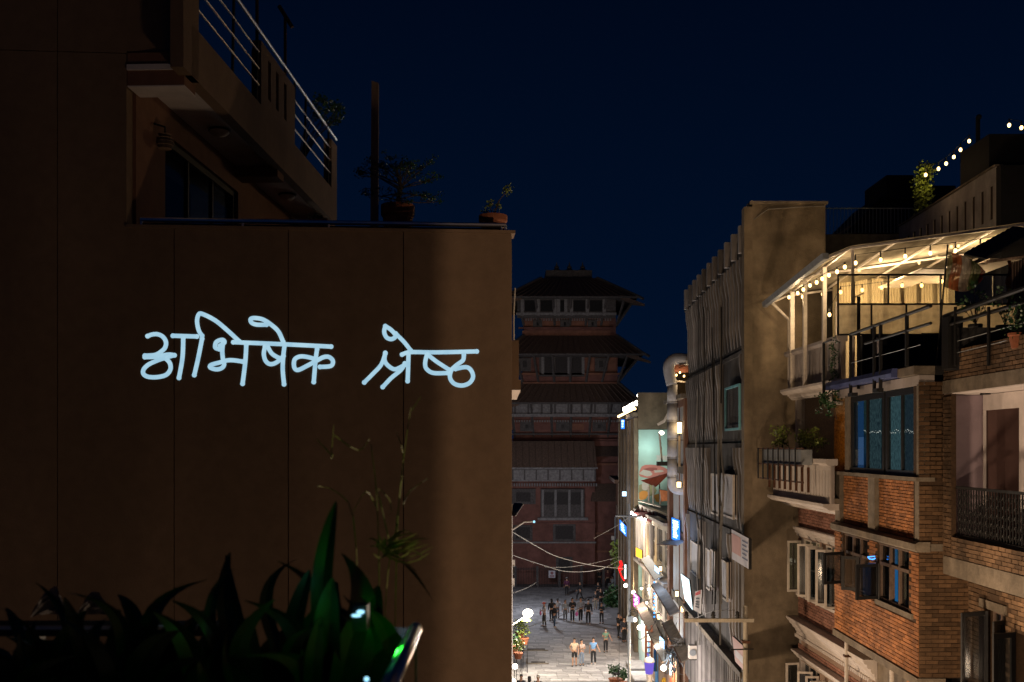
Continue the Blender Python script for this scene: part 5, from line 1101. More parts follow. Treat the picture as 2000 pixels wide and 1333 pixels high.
sign('shop_sign', 'pink and white glowing sign low on the left of the shop row', 1243, 1175, 12, 26, 61, E['pink'], (40, (.9, .75, 1.)), E['cold'], sl=5)
sign('shop_sign', 'cold white lit sign above the shop door with the ladder', 1293, 1258, 9, 22, 50.5, E['bluew'], (30, (.6, .8, 1.)), E['cold'], sl=4)
sign('shop_sign', 'pale blue upright lettered sign at the bottom of the row', 1310, 1300, 5, 48, 47.5, M['black'], (14, (.5, .75, 1.)), E['bluew'])
sign('shop_sign', 'blue lit door panel beside the ladder', 1279, 1290, 5, 44, 51.5, E['bluedim'], None, None)
st = thing('blue_light_strip', 'vertical dotted strip of small blue lights on the cafe house', 'light strip', P(1278, 1180, 55))
for k in range(11): part('dot', MB().ball(P(1278, 1130 + k * 7.5, 55), .05, n=6, m=4), E['neonb'], st)
for i, (x, y, Y, r, pw_, col, lab) in enumerate(((1222,1144,66,.13,70,WARM,'warm shop bulb just right of the dark bush'), (1237,1157,62,.11,60,NEU,'white shop bulb over the pink glowing sign'), (1240,1211,61,.12,70,NEU,'white shop bulb beside the grey lamp post'), (1249,1226,59,.14,90,NEU,'bright white shop bulb over the pale shop front'),
     (1256,1222,58.5,.12,0,NEU,'second white shop bulb over the pale shop front'), (1262,1220,58,.12,0,NEU,'third white shop bulb over the pale shop front'), (1270,1224,57,.12,40,NEU,'fourth white shop bulb over the pale shop front'), (1285,1260,52,.12,80,NEU,'white shop bulb in front of the cold lit sign'), (1296,1305,49.5,.15,110,WARM,'largest white shop bulb at the bottom of the shop row'),
     (1253,1150,60,.07,20,WARM,'small warm bulb under the balcony'), (1267,1151,59,.07,0,WARM,'small warm bulb on the balcony rail'), (1263,1178,59,.07,20,WARM,'small warm bulb above the steps'))):
    t = thing('shop_bulb', lab, 'bulb', P(x, y, Y), 'bare shop bulbs along the street'); part('bulb', MB().ball(P(x, y, Y), r), E['bulbw'], t, smooth=True); part('wire', MB().tube([P(x, y, Y) + Vector((0, 0, r)), P(x, y, Y) + Vector((.5, .2, r + .25))], .012, 4), M['cable'], t)
    if pw_: lamp('bulb_light', P(x - 5, y + 2, Y - .5), pw_ * 3.4, col, .1)
for (x, y0, y1, Y) in ((1286,1195,1215,52), (1304,1210,1240,49), (1322,1150,1170,46.8), (1333,1180,1200,46), (1290,1100,1122,54)): lantern(x, (y0 + y1) / 2, Y, .12, .06, {1286:'small amber wall light beside the dotted blue strip',1304:'small amber wall light on the brown shop pillar',1322:'small amber wall light under the large blue sign',1333:'small amber wall light beside the bright cold board',1290:'small amber wall light above the blue and white sign'}[x], 5)
# awnings and cluttered shop fronts
for i, (x0_, y0_, x1_, y1_, Ya, Yb, col) in enumerate(((1262,1090,1290,1130,58,53.5,M['lampgrey']), (1284,1140,1322,1200,54,47.5,M['whitedirt']), (1296,1060,1335,1062,50,46,M['lampgrey']), (1252,1180,1306,1290,60,49.0,M['concrete']), (1306,1215,1345,1290,48.5,43.6,M['concrete']))):
    a, b_ = P(x0_, y0_, Ya), P(x1_, y1_, Yb); t = thing('awning', ['grey metal awning above the dotted blue strip', 'pale shop awning below the blue and white sign', 'small grey ledge canopy below the large blue sign', 'long shop awning over the bulbs and steps', 'concrete shop awning under the finned block corner'][i], 'awning', a)
    part('sheet', MB().hexa([a + Vector((-.3, 0, -.12)), b_ + Vector((-.3, 0, -.12)), b_ + Vector((.15, 0, .1)), a + Vector((.15, 0, .1)), a + Vector((-.3, 0, -.07)), b_ + Vector((-.3, 0, -.07)), b_ + Vector((.15, 0, .15)), a + Vector((.15, 0, .15))]), col, t)
    part('edge_bar', MB().tube([a + Vector((-.32, 0, -.09)), b_ + Vector((-.32, 0, -.09))], .03, 5), M['rust'], t)
ld = thing('ladder', 'tall copper coloured ladder frame standing before the shop', 'ladder', P(1267, 1300, 53))
for x in (1261.5, 1273): part('stile', MB().tube([P(x, 1222, 54), P(x, 1300, 54)], .06, 6), M['terracotta'], ld)
for y in range(1232, 1300, 11): part('rung', MB().tube([P(1261.5, y, 54), P(1273, y, 54)], .04, 5), M['terracotta'], ld)
cp = P(1268, 1300, 52); t = thing('cup_sign', 'violet glowing takeaway cup shaped sign with a straw', 'sign', cp)
part('cup', MB().lathe(P(1268, 1316, 52), [(.19, 0), (.26, .62)], 14), E['purple'], t, smooth=True); part('lid', MB().lathe(P(1268, 1292, 52), [(.30, -.03), (.30, .03), (.24, .14), (.10, .22)], 14), M['white'], t, smooth=True); part('straw', MB().tube([P(1267, 1288, 52), P(1264.5, 1276, 52)], .03, 6), E['purple'], t)
part('stand', MB().tube([P(1268, 1317, 52), P(1268, 1345, 52)], .16, 8), M['whiteframe'], t)
lamp('cup_light', P(1262, 1305, 50.5), 8, (.5, .4, 1.), .1)
for i, (x, y, ww, hh, Y) in enumerate(((1252, 1268, 16, 10, 57), (1262, 1308, 14, 9, 53), (1243, 1252, 12, 7, 60))):
    p = P(x, y + 8, Y); t = thing('stone_step', ['upper stone step before the pale shop front', 'nearest stone step beside the cup sign', 'farthest low stone step along the shop fronts'][i], 'step', (p.x, p.y, 0)); part('tread', MB().bx(p.x - .5, p.x + .9, p.y - 1.2, p.y + 1.2, 0.2, .32), M['paving'], t); part('riser', MB().bx(p.x - .47, p.x + .9, p.y - 1.17, p.y + 1.17, 0, .199), M['concrete'], t)
pf = thing('pale_shop_front', 'pale turquoise lit shop front with framed pictures beside the lamp post', 'shop front', (7.7, 58, 0)); Fp = Fr((7.75, 54), (.0, 1))
part('panel', MB().box(Fp, 3.0, 8.5, -.1, 0, 0, 2.9), mat('turquoise_panel', (.40, .55, .55), .6, noise=.1), pf)
for s, c_ in ((3.3, M['blueroom']), (4.6, M['curtain']), (6.0, M['soffit'])): part('framed_picture', MB().box(Fp, s, s + .8, .001, .04, 1.0, 2.2), M['whiteframe'], pf); part('picture', MB().box(Fp, s + .07, s + .73, .041, .05, 1.07, 2.13), c_, pf)
pf2 = thing('dark_shop_front', 'dark timber shop front behind the ladder with a red panel', 'shop front', (7.7, 50, 0)); part('panel', MB().box(Fp, -6, 2.9, -.1, 0, 0, 2.9), M['timber'], pf2); part('red_panel', MB().box(Fp, -5.4, -4.0, .001, .05, 0, 2.6), mat('red_panel', (.30, .06, .03), .7), pf2); part('door', MB().box(Fp, .2, 1.2, .001, .04, 0, 2.3), M['blueroom'], pf2)
# lamp post in the street
LP = thing('steel_post', 'tall pale grey steel post with a crossbar and box standing in the street', 'post', (P(1229, 0, 50).x, 50, 0)); x0 = P(1229, 0, 50).x
part('post', MB().tube([(x0, 50, 0), (x0, 50, P(0, 985, 50).z)], .085, 10, .06), M['lampgrey'], LP); part('crossbar', MB().tube([P(1202, 1008, 50), P(1252, 1009, 50)], .05, 6), M['lampgrey'], LP)
part('box', MB().bx(x0 - .13, x0 + .2, 49.75, 49.95, P(0, 1214, 50).z, P(0, 1203, 50).z), M['lampgrey'], LP); part('brace', MB().tube([P(1217, 1010, 50), P(1228, 1030, 50)], .03, 5), M['lampgrey'], LP)
for i, y in enumerate((1195, 1200, 1172)): part('cable_coil', MB().tube([P(1238 + 8 * math.cos(R(a)), y + 5 * math.sin(R(a)), 49.9) for a in range(0, 361, 30)], .018, 4), M['cable'], LP)
t = thing('far_lamp_post', 'thin pale post with a small camera box near the square', 'post', P(1202, 1150, 92)); part('post', MB().tube([P(1201, 1155, 92), P(1202, 1010, 92)], .09, 6), M['lampgrey'], t); part('camera_box', MB().bx(*(lambda a, b: (a.x, b.x, 91.8, 92.2, b.z, a.z))(P(1194, 1047, 92), P(1200, 1055, 92))), M['whiteframe'], t); part('arm', MB().tube([P(1192, 1094, 92), P(1202, 1089, 92)], .07, 5), M['whiteframe'], t)
def smooth3(p, k=6):
    A = smooth([(v.x, v.y) for v in p], k) if len(p) > 2 else [(v.x, v.y) for v in p]; B = smooth([(v.z, 0) for v in p], k) if len(p) > 2 else [(v.z, 0) for v in p]
    return [Vector((q[0], q[1], r[0])) for q, r in zip(A, B)]
# wires across the street
for i, (pts, r, m_) in enumerate((([(1002,1040,44),(1048,1067,50),(1090,1088,56),(1160,1105,62),(1230,1112,66)], .035, 'palecable'), ([(1002,1085,44),(1060,1104,52),(1110,1117,58),(1170,1113,62),(1212,1093,66)], .03, 'palecable'), ([(1064,1108,54),(1110,1108,58),(1160,1100,62),(1212,1088,66)], .02, 'palecable'), ([(998,1160,40),(1030,1148,44),(1047,1138,46)], .025, 'palecable'),
      ([(996,1236,40),(1040,1222,44),(1090,1205,48),(1150,1180,50),(1228,1140,50)], .022, 'cable'), ([(1229,1190,50),(1250,1250,50),(1290,1200,50)], .03, 'cable'), ([(1229,1170,50),(1262,1235,50),(1300,1250,50),(1330,1200,49)], .025, 'cable'), ([(1160,1052,62),(1200,1030,64),(1228,1012,50)], .02, 'palecable'), ([(1300,1200,46),(1345,1210,38),(1391,1195,30),(1438,1192,30)], .012, 'palecable'), ([(1209,1340,46),(1210,1200,50),(1214,1120,56)], .012, 'cable'))):
    single('overhead_wire', MB().tube(smooth3([P(*q) for q in pts]), r * .62, 5), M[m_], ['thickest pale cable sagging from the left lamp across the square', 'second pale cable sagging lower across the square', 'thin cable just above the low sagging one', 'short frayed cable poking out by the left wall edge', 'dark cable crossing in front of the standing group', 'dark loop of cable hanging from the steel post', 'long dark cable from the steel post to the pillared house', 'thin wire running up to the crossbar of the steel post', 'pale wire strung through the crossbar insulators', 'near vertical thin wire left of the steel post'][i], 'cable')
tc_ = thing('cable_tangle', 'tangled knot of black and pale cables above the lowest shop awning', 'cables', P(1318, 1290, 46)); rg = random.Random(9)
for k in range(12): part('cable', MB().tube([P(1300 + rg.uniform(-6, 40), 1270 + rg.uniform(-25, 50), 46 - rg.random()) for _ in range(5)], .022, 4), M['cable'] if k % 2 else M['palecable'], tc_)
# left edge of the street
SL = thing('solar_lamp_post', 'pale street lamp with a tilted solar panel just past the wall corner', 'street lamp', (P(998, 0, 42).x, 42, 0)); x0 = P(998.5, 0, 42).x
part('post', MB().tube([(x0, 42, 0), (x0, 42, P(0, 985, 42).z)], .06, 8), M['whiteframe'], SL); part('arm', MB().tube([P(998, 1037, 42), P(1024, 1020, 42), P(1043, 1019, 42)], .03, 6), M['whiteframe'], SL); part('lamp_head', MB().ball(P(1043, 1019.5, 42), .05), E['lens'], SL)
part('solar_panel', MB().hexa([P(994, 1008, 42), P(1007, 1008, 41), P(1022, 985, 42.4), P(1004, 984, 43.4), P(994, 1006, 42), P(1007, 1006.5, 41), P(1022, 983.5, 42.4), P(1004, 982.5, 43.4)]), M['black'], SL)
part('panel_edge', MB().tube([P(1007, 1008, 40.98), P(1022.5, 985, 42.35)], .022, 5), E['bluew'] if False else M['whiteframe'], SL)
ob = thing('far_balcony', 'rendered balcony end poking out beyond the wall corner with a white underside', 'balcony', P(1010, 780, 17.5))
def rb(x0, x1, y0, y1, Y, d): a, b_ = P(x0, y0, Y), P(x1, y1, Y); return MB().bx(a.x, b_.x, Y, Y + d, b_.z, a.z)
part('parapet', rb(985, 1013.5, 665, 742, 17, 1.2), M['leftwall'], ob); part('lower_parapet', rb(985, 1017, 742, 761, 17, 1.2), M['leftwall'], ob)
part('underside', MB().hexa([P(990, 781, 17.4), P(1009, 781, 17.4), P(1017, 762, 17), P(990, 762, 17), P(990, 780, 17.5), P(1009, 780, 17.5), P(1017, 761.3, 17.1), P(990, 761.3, 17.1)]), M['soffit'], ob)
single('corner_pipe', MB().tube([P(1003.5, 664, 16.9), P(1003.5, 610, 16.9), P(1006, 563, 16.9)], .013, 6), M['whiteframe'], 'thin pale pipe rising beside the wall corner', 'pipe')
for i, (x, y0, y1, w_, lab) in enumerate(((1000, 1094, 1106, 8, 'upper small grey sign box at the wall corner'), (999, 1108, 1121, 7, 'round dark signed box at the wall corner'), (1000, 1130, 1145, 7, 'lower white sign box at the wall corner'))):
    a, b_ = P(x - 5, y0, 42), P(x + w_ - 2, y1, 42); t = thing('sign_box', lab, 'sign', (a + b_) / 2); part('board', MB().bx(a.x, b_.x, 42, 42.1, b_.z, a.z), M['whiteframe'] if i != 1 else M['black'], t); part('rim', MB().bx(a.x, b_.x, 41.97, 41.995, b_.z - .03, b_.z), M['lampgrey'], t)
t = thing('arm_lamp', 'bright warm lamp on a thin arm reaching out over the pots', 'lamp', P(1030, 1198, 58)); part('arm', MB().tube([P(996, 1224, 55), P(1022, 1207, 58), P(1030, 1200, 58)], .035, 6), M['whiteframe'], t); part('bulb', MB().ball(P(1031, 1198, 58), .24, 1.2, .8, 1), E['bulbw'], t, smooth=True); part('shade', MB().lathe(P(1028, 1213, 58), [(.30, 0), (.12, .2)], 10), M['leafy'], t)
lamp('arm_light', P(1033, 1202, 57.2), 1900, (1., .86, .66), .2)
for i, (x, y, Y, pw_) in enumerate(((1006, 1302, 46, 130), (1002, 1331, 43, 60))):
    t = thing('edge_bulb', ['round white bulb low at the left edge of the street', 'lowest round white bulb at the left edge of the street'][i], 'bulb', P(x, y, Y)); part('bulb', MB().ball(P(x, y, Y), .12), E['bulbw'], t, smooth=True); part('wire', MB().tube([P(x, y, Y), P(x - 9, y - 8, Y)], .012, 4), M['cable'], t); lamp('bulb_light', P(x + 8, y + 3, Y - .6), pw_ * 3.0, NEU, .1)
rg = random.Random(14)
for i, (x, y, Y, r) in enumerate(((1015, 1240, 60, .28), (1023, 1252, 59, .30), (1002, 1270, 57, .34), (1012, 1280, 56, .26), (1198, 1330, 56, .26), (1209, 1333, 56, .32), (1218, 1335, 55, .22))):
    p = P(x, y, Y); b_ = pot(p - Vector((0, 0, .2)), r, r * 1.3, ['clay pot with a pale bushy plant at the back of the left rack', 'clay pot with the brightest bushy plant on the left rack', 'large clay pot with a dark plant against the wall corner', 'lowest clay pot with a small bush on the left rack', 'small clay pot left of the red flowering pot at the bottom edge', 'clay pot of dark red flowers under the black bar at the bottom edge', 'small pot with a bush right of the red flowering pot'][i], n=12)
    lf = MB(); foliage(lf, p + Vector((0, 0, .3 + r)), r * 1.3, 160, .12, 1.0, rg); part('foliage', lf, M['leafy'] if i in (0, 1, 3) else M['leaf'], b_, stuff=True)
    if i < 4:
        for dx in (-.2, .2): part('stand_leg', MB().tube([(p.x + dx, p.y, 0), (p.x + dx, p.y, p.z - .2)], .02, 5), M['darksteel'], b_)
t = thing('pot_stand', 'black bar stand above the pots at the bottom edge of the street', 'stand', P(1208, 1333, 55)); part('bar', MB().bx(P(1198, 0, 55).x, P(1224, 0, 55).x, 55, 55.1, P(0, 1319, 55).z, P(0, 1315, 55).z), M['darksteel'], t); part('hook', MB().tube([P(1208, 1315, 55), P(1208, 1308, 55)], .05, 5), M['darksteel'], t)
# ================================================================= PAVED SQUARE
g = struct('street_paving', MB().bx(-1.0, 7.7, 30, 96, .0, .006), M['ground'])
protos = []
for wx in (.86, .62, 1.05):
    mb = MB().bx(0, wx, 0, .56, .006, .028); me = meshof('paving_slab', mb, Vector((0, 0, 0))); me.materials.append(M['paving']); protos.append((wx, me))
y = 57.0; n = 0; rg = random.Random(2); far = MB()
while y < 95:
    x = .0 - rg.uniform(0, .5)
    while x < 7.6:
        wx, me = rg.choice(protos); dz = rg.uniform(-.003, .004)
        if x + wx > 7.65: break
        if n < 290: o = link('paving_slab', me, None, (x, y, dz), g); n += 1
        else: far.bx(x, x + wx, y, y + .56, .006, .028 + dz)
        x += wx + .035
    y += .60
part('paving_field', far, M['paving'], g, stuff=True)
for i, (x, y, w_, Y) in enumerate(((1046, 1271, 50, 65.5), (1050, 1296, 44, 61.5))):
    p = P(x, y, Y); a, b_ = P(x - w_/2, y, Y).x, P(x + w_/2, y, Y).x
    t = thing('low_drain_cover', ['farther square stone drain surround in the paving', 'nearer square stone drain surround in the paving'][i], 'drain cover', (p.x, Y, .03)); fr_ = M['soil']
    part('edge', MB().bx(a, b_, Y - .07, Y, .03, .075), M['concrete'], t); part('grate', MB().bx(a + .3, b_ - .2, Y + .3, Y + .6, .03, .045), fr_, t); part('upright', MB().bx(a, a + .1, Y - .05, Y + .3, .03, .30), M['concrete'], t)
# ================================================================= PAGODA
PG = thing('pagoda_tower', 'tall dark tiered brick pagoda tower with wide sloping roofs beyond the square', 'temple', (5.65, 104, 0)); XC, YC = 5.65, 104
def zy(y, Y): return CAMZ + (HY - y) / FPX * Y
def body(hw, y0, y1, m, name='wall', parent=PG): Y = YC - hw; return part(name, MB().bx(XC - hw, XC + hw, Y, YC + hw, zy(y1, Y), zy(y0, Y)), m, parent)
def proof(hwt, yt, hwe, ye, thick=.35, flare=.0, name='roof'):
    zt, ze = zy(yt, YC - hwt), zy(ye, YC - hwe); mb = MB(); n = 8
    r = part(name, MB().hexa([(XC-hwe, YC-hwe, ze), (XC+hwe, YC-hwe, ze), (XC+hwe, YC+hwe, ze), (XC-hwe, YC+hwe, ze), (XC-hwt, YC-hwt, zt), (XC+hwt, YC-hwt, zt), (XC+hwt, YC+hwt, zt), (XC-hwt, YC+hwt, zt)]), M['pagtile'], PG)
    part('fascia', MB().bx(XC - hwe - .05, XC + hwe + .05, YC - hwe - .05, YC + hwe + .05, ze - thick * .5, ze - .005), M['pagwood'], r)
    rib = MB(); k = -hwe + .3
    while k < hwe:
        f = (k / hwe) * hwt; rib.tube([(XC + k, YC - hwe - .02, ze + .03), (XC + f, YC - hwt, zt + .03)], .05, 4); k += .62
    part('tile_ribs', rib, M['pagtile'], r, stuff=True)
    for sx_2 in (-1, 1): part('hip_ridge', MB().tube([(XC + sx_2 * (hwe + .55), YC - hwe - .3, ze - .30 + flare), (XC + sx_2 * hwe, YC - hwe, ze + .05), (XC + sx_2 * hwt, YC - hwt, zt + .06)], .14, 6), M['pagwood'], r)
    for sx_2 in (-1, 1):
        A_ = Vector((XC + sx_2 * (hwe - 1.6), YC - hwe, ze - .02)); T_ = Vector((XC + sx_2 * (hwe + .75), YC - hwe + .2, ze - .85)); B_ = Vector((XC + sx_2 * hwe, YC - hwe + 3.5, ze - .1)); U_ = Vector((0, 0, .28))
        q = MB(); q.v = [A_ - U_, T_ - U_ * .3, B_ - U_, A_ + U_ * .6, T_ + U_ * .5, B_ + U_ * .6]; q.f = [(0,1,2),(3,4,5),(0,1,4,3),(1,2,5,4),(2,0,3,5)]; part('eave_corner', q, M['pagtile'], r)
    return r, ze
def struts(hww, yw, hwe, ze, n, m=M['pagwood'], out=.86):
    zb = zy(yw, YC - hww)
    for i in range(n):
        f = -1 + 2 * i / (n - 1); x = XC + f * hww; part('strut', MB().tube([(x, YC - hww, zb), (XC + f * (hww + (hwe - hww) * .35), YC - hww - (hwe - hww) * out, ze - .15)], .12, 4), m, PG)
    for i in range(5):
        yy = YC - hww + i * 1.6
        part('strut', MB().tube([(XC + hww, yy, zb), (XC + hww + (hwe - hww) * .95, yy - .3, ze - .1)], .13, 4), m, PG)
def px(name, x0, x1, y0, y1, Y, d, m, parent=None): a, b_ = P(x0, y0, Y), P(x1, y1, Y); return part(name, MB().bx(a.x, b_.x, Y - d, Y, b_.z, a.z), m, parent or PG)
# crown
body(2.3, 528, 546, M['pagwood'], 'lantern_storey'); Yq = YC - 2.3
for x in (1088, 1113, 1139): p = P(x, 528, Yq); part('finial', MB().lathe((p.x, YC - 1.5, p.z), [(.5, 0), (.42, .15), (.2, .25), (.25, .42), (.10, .6), (.02, .95)], 8), M['pagwood'], PG)
r, ze = proof(2.75, 544, 6.3, 579); struts(4.5, 636, 6.3, ze, 7)
body(4.45, 579, 657, M['pagbrick']); Yw = YC - 4.45
px('upper_gallery', 1010, 1202, 582, 622, Yw - .6, .35, M['pagwood']); px('gallery_rail', 1008, 1204, 611, 616, Yw - 1.0, .1, M['pagpale']); px('gallery_top', 1006, 1204, 580, 585, Yw - 1.0, .1, M['pagpale'])
for x in (1020, 1051, 1084, 1091, 1105, 1116, 1147, 1180): px('column', x - 3, x + 3, 584, 617, Yw - .96, .12, M['pagpale'])
for x0_, x1_ in ((1092, 1104), (1025, 1046), (1056, 1080), (1120, 1143), (1152, 1176)): px('window', x0_, x1_, 587, 608, Yw - .955, .02, M['dark'])
for k in range(34): px('dentil', 1026 + k * 5, 1028.5 + k * 5, 622, 627, Yw, .12, M['pagpale'])
px('brick_band', 1022, 1190, 628, 639, Yw, .03, M['pagbrick2']); px('ledge', 1012, 1196, 640, 643, Yw, .3, M['pagbrick']); px('brick_band', 1020, 1192, 646, 656, Yw, .04, M['pagbrick2'])
for x in (1050, 1103, 1157): px('small_window', x - 9, x + 9, 626, 641, Yw, .2, M['pagwood']); px('window_opening', x - 2, x + 2, 630, 637, Yw, .22, M['dark'])
r, ze = proof(4.5, 656, 6.8, 691); struts(4.6, 748, 6.8, ze, 7)
body(4.6, 691, 750, M['pagbrick']); Yw = YC - 4.6
w1 = px('centre_window', 1053, 1141, 694, 736, Yw, .35, M['pagwood'])
for x in (1060, 1081, 1111, 1139): px('column', x - 2.5, x + 2.5, 696, 731, Yw - .352, .06, M['pagpale'], w1)
for x0_, x1_ in ((1064, 1078), (1085, 1108), (1115, 1135)): px('lattice', x0_, x1_, 698, 728, Yw - .352, .03, M['lattice'], w1)
for x in (1025, 1174): w1 = px('side_window', x - 12, x + 12, 700, 726, Yw, .15, M['pagwood']); px('opening', x - 4, x + 4, 705, 718, Yw - .151, .02, M['lattice'], w1)
px('brick_panel', 1144, 1160, 696, 728, Yw, .05, M['pagbrick2']); px('brick_panel', 1188, 1204, 696, 728, Yw, .05, M['pagbrick2']); px('ledge', 1010, 1214, 729, 733, Yw, .35, M['pagbrick2']); px('ledge', 1014, 1205, 747, 750, Yw, .2, M['pagbrick2'])
r, ze = proof(4.7, 749, 6.6, 786); struts(5.3, 862, 6.6, ze, 7)
body(5.5, 786, 864, M['pagbrick']); Yw = YC - 5.5
w1 = px('lattice_gallery', 996, 1218, 786, 814, Yw, .7, M['pagpale'])
for k in range(9): px('mullion', 1004 + 26 * k, 1008 + 26 * k, 788, 812, Yw - .701, .06, M['pagwood'], w1)
px('gallery_ledge', 996, 1218, 809, 815, Yw, .9, M['pagpale'])
for k in range(44): px('dentil', 998 + k * 5, 1000.5 + k * 5, 821, 825, Yw, .3, M['pagpale'])
for k, x in enumerate((1009, 1066, 1128, 1190)): px('brick_panel', x - 12, x + 12, 828, 840, Yw, .08, M['pagbrick2'] if k == 2 else M['pagbrick'])
for x in (1029, 1099, 1170): px('small_window', x - 13, x + 13, 825, 843, Yw, .25, M['pagwood']); px('window_opening', x - 3, x + 3, 830, 837, Yw, .27, M['lattice'])
px('ledge', 996, 1216, 847, 850, Yw, .3, M['pagwood']); px('ledge', 996, 1216, 858, 861, Yw, .4, M['pagbrick'])
# base block and its skirt roof
Yw = 97.0; part('base_block', MB().bx(-3, 7.86, Yw, 110, 0, zy(862, 98)), M['pagbrick'], PG); part('annexe', MB().bx(7.87, 12.5, 98, 110, 0, zy(862, 98)), M['pagbrick'], PG)
a = P(1162, 862, 97); zt, ze = zy(862, 97), zy(914, 95)
r = part('skirt_roof', MB().hexa([(-4, 95, ze), (7.9, 95, ze), (7.9, 97.1, ze), (-4, 97.1, ze), (-4, 96.9, zt), (7.8, 96.9, zt), (7.8, 97.1, zt), (-4, 97.1, zt)]), M['pagtile'], PG); part('eave_edge', MB().bx(-4, 7.95, 94.95, 95.05, ze - .12, ze + .02), M['pagpale'], r)
mb = MB(); k = -3.8
while k < 7.9: mb.tube([(k, 94.98, ze + .03), (k, 96.9, zt + .03)], .05, 4); k += .6
part('tile_ribs', mb, M['pagtile'], r, stuff=True)
w1 = px('lattice_gallery', 990, 1162, 917, 940, Yw, .9, M['pagpale'])
for k in range(8): px('mullion', 1000 + 23 * k, 1003 + 23 * k, 918, 938, Yw - .901, .05, M['pagwood'], w1)
for k in range(34): px('dentil', 998 + k * 5, 1000.5 + k * 5, 944, 950, Yw, .4, M['pagpale'])
w1 = px('carved_window', 1056, 1141, 955, 1011, Yw, .4, M['pagwood'])
for x in (1060, 1085, 1112, 1137): px('column', x - 2, x + 2, 957, 1009, Yw - .401, .07, M['pagpale'], w1)
for a_, b_ in ((1063, 1082), (1088, 1109), (1115, 1134)): px('lattice', a_, b_, 962, 986, Yw - .401, .03, M['lattice'], w1)
px('window_ledge', 1050, 1148, 1011, 1016, Yw, .5, M['pagpale'])
w1 = px('carved_window', 1000, 1046, 955, 985, Yw, .3, M['pagwood']); px('opening', 1008, 1036, 962, 980, Yw - .301, .03, M['lattice'], w1)
for x0_, x1_, y0_, y1_ in ((1080, 1124, 1024, 1057), (1003, 1040, 1026, 1056), (1086, 1118, 1088, 1118)): w1 = px('timber_window', x0_, x1_, y0_, y1_, Yw, .2, M['pagwood']); px('opening', x0_ + 5, x1_ - 5, y0_ + 4, y1_ - 4, Yw - .201, .02, M['lattice'], w1)
px('ledge', 990, 1164, 1058, 1061, Yw, .35, M['pagpale']); px('ledge', 990, 1164, 1021, 1024, Yw, .2, M['pagbrick'])
for y in (880, 905, 1040, 1075): px('annexe_band', 1163, 1230, y, y + 4, 98, .25, M['pagbrick2'])
for y0_, y1_, dY in ((872, 892, 1.4), (945, 980, 2.0)): a, b_ = P(1158, y0_, 98), P(1240, y1_, 98 - dY); part('annexe_roof', MB().hexa([(a.x - .3, 98 - dY, b_.z), (b_.x, 98 - dY, b_.z), (b_.x, 98, b_.z), (a.x - .3, 98, b_.z), (a.x, 97.9, a.z), (b_.x, 97.9, a.z), (b_.x, 98, a.z), (a.x, 98, a.z)]), M['pagtile'], PG)
# iron fence
FE = thing('iron_fence', 'dark iron fence with thick posts in front of the pagoda base', 'fence', (4, 95.2, 0))
for k in range(6): part('fence_post', MB().bx(.2 + k * 2.05, .42 + k * 2.05, 95.1, 95.32, 0, 2.0), M['pagwood'], FE)
for z in (.25, 1.7): part('fence_rail', MB().bx(-1, 12, 95.18, 95.24, z, z + .06), M['darksteel'], FE)
for k in range(80): part('fence_bar', MB().bx(-.6 + k * .15, -.57 + k * .15, 95.19, 95.22, .1, 1.9), M['darksteel'], FE)
bl = mat('dull_red_print', (.22, .03, .04), .7)
for i, (x, y, w_, h) in enumerate(((1078, 1122, 13, 14), (1204, 1127, 11, 14))):
    t, pt, nr = board('red_cross_sign', ['pale notice board with a small red cross on the fence', 'second pale notice board with a red cross near the far post'][i], [(x - w_/2, y - h/2), (x + w_/2, y - h/2), (x + w_/2, y + h/2), (x - w_/2, y + h/2)], (94.9,) * 4, paleb, 'sign')
    part('cross', MB().face([on(pt, .42, .1, nr), on(pt, .58, .1, nr), on(pt, .58, .55, nr), on(pt, .42, .55, nr)]), bl, t); part('cross', MB().face([on(pt, .28, .25, nr, .02), on(pt, .72, .25, nr, .02), on(pt, .72, .39, nr, .02), on(pt, .28, .39, nr, .02)]), bl, t)
    for v in (.65, .8): part('lettering', MB().face([on(pt, .15, v, nr), on(pt, .85, v, nr), on(pt, .85, v + .08, nr), on(pt, .15, v + .08, nr)]), bl, t)
lamp('square_fill_light', (2.0, 80, 6), 1500, (.86, .90, 1.0), .5)  # fill light added over the square, apart from its hidden post
sqt = thing('added_square_lamp', 'unseen lamp post added behind the corner building to account for light on the square', 'street lamp', (-1.5, 80, 0)); part('post', MB().tube([(-1.5, 80, 0), (-1.5, 80, 10)], .07, 6), M['lampgrey'], sqt); part('lamp_head', MB().ball((-1.5, 80, 10), .2), E['bulbw'], sqt)
# ================================================================= PEOPLE
def skin_mesh(name, verts, edges, radii, m, parent, root=0, sub=1):
    me = bpy.data.meshes.new(name); me.from_pydata([Vector(v) for v in verts], edges, []); me.update()
    o = bpy.data.objects.new(name, me); C.objects.link(o)
    md = o.modifiers.new('s', 'SKIN'); md.use_smooth_shade = True
    for i, r in enumerate(radii): me.skin_vertices[0].data[i].radius = (r, r) if not isinstance(r, tuple) else r
    for i in range(len(verts)): me.skin_vertices[0].data[i].use_root = (i == root)
    if sub: sm_ = o.modifiers.new('u', 'SUBSURF'); sm_.levels = sub; sm_.render_levels = sub
    dg = bpy.context.evaluated_depsgraph_get(); ev = bpy.data.meshes.new_from_object(o.evaluated_get(dg)); bpy.data.objects.remove(o)
    ev.name = name; ev.materials.clear(); ev.materials.append(m); r_ = bpy.data.objects.new(name, ev); C.objects.link(r_); r_.parent = parent; WL[r_.name] = wl(parent); return r_
matc = {}
def cm(col):
    if col not in matc: matc[col] = mat('cloth_%d' % len(matc), col, .9, noise=.2, scale=9)
    return matc[col]
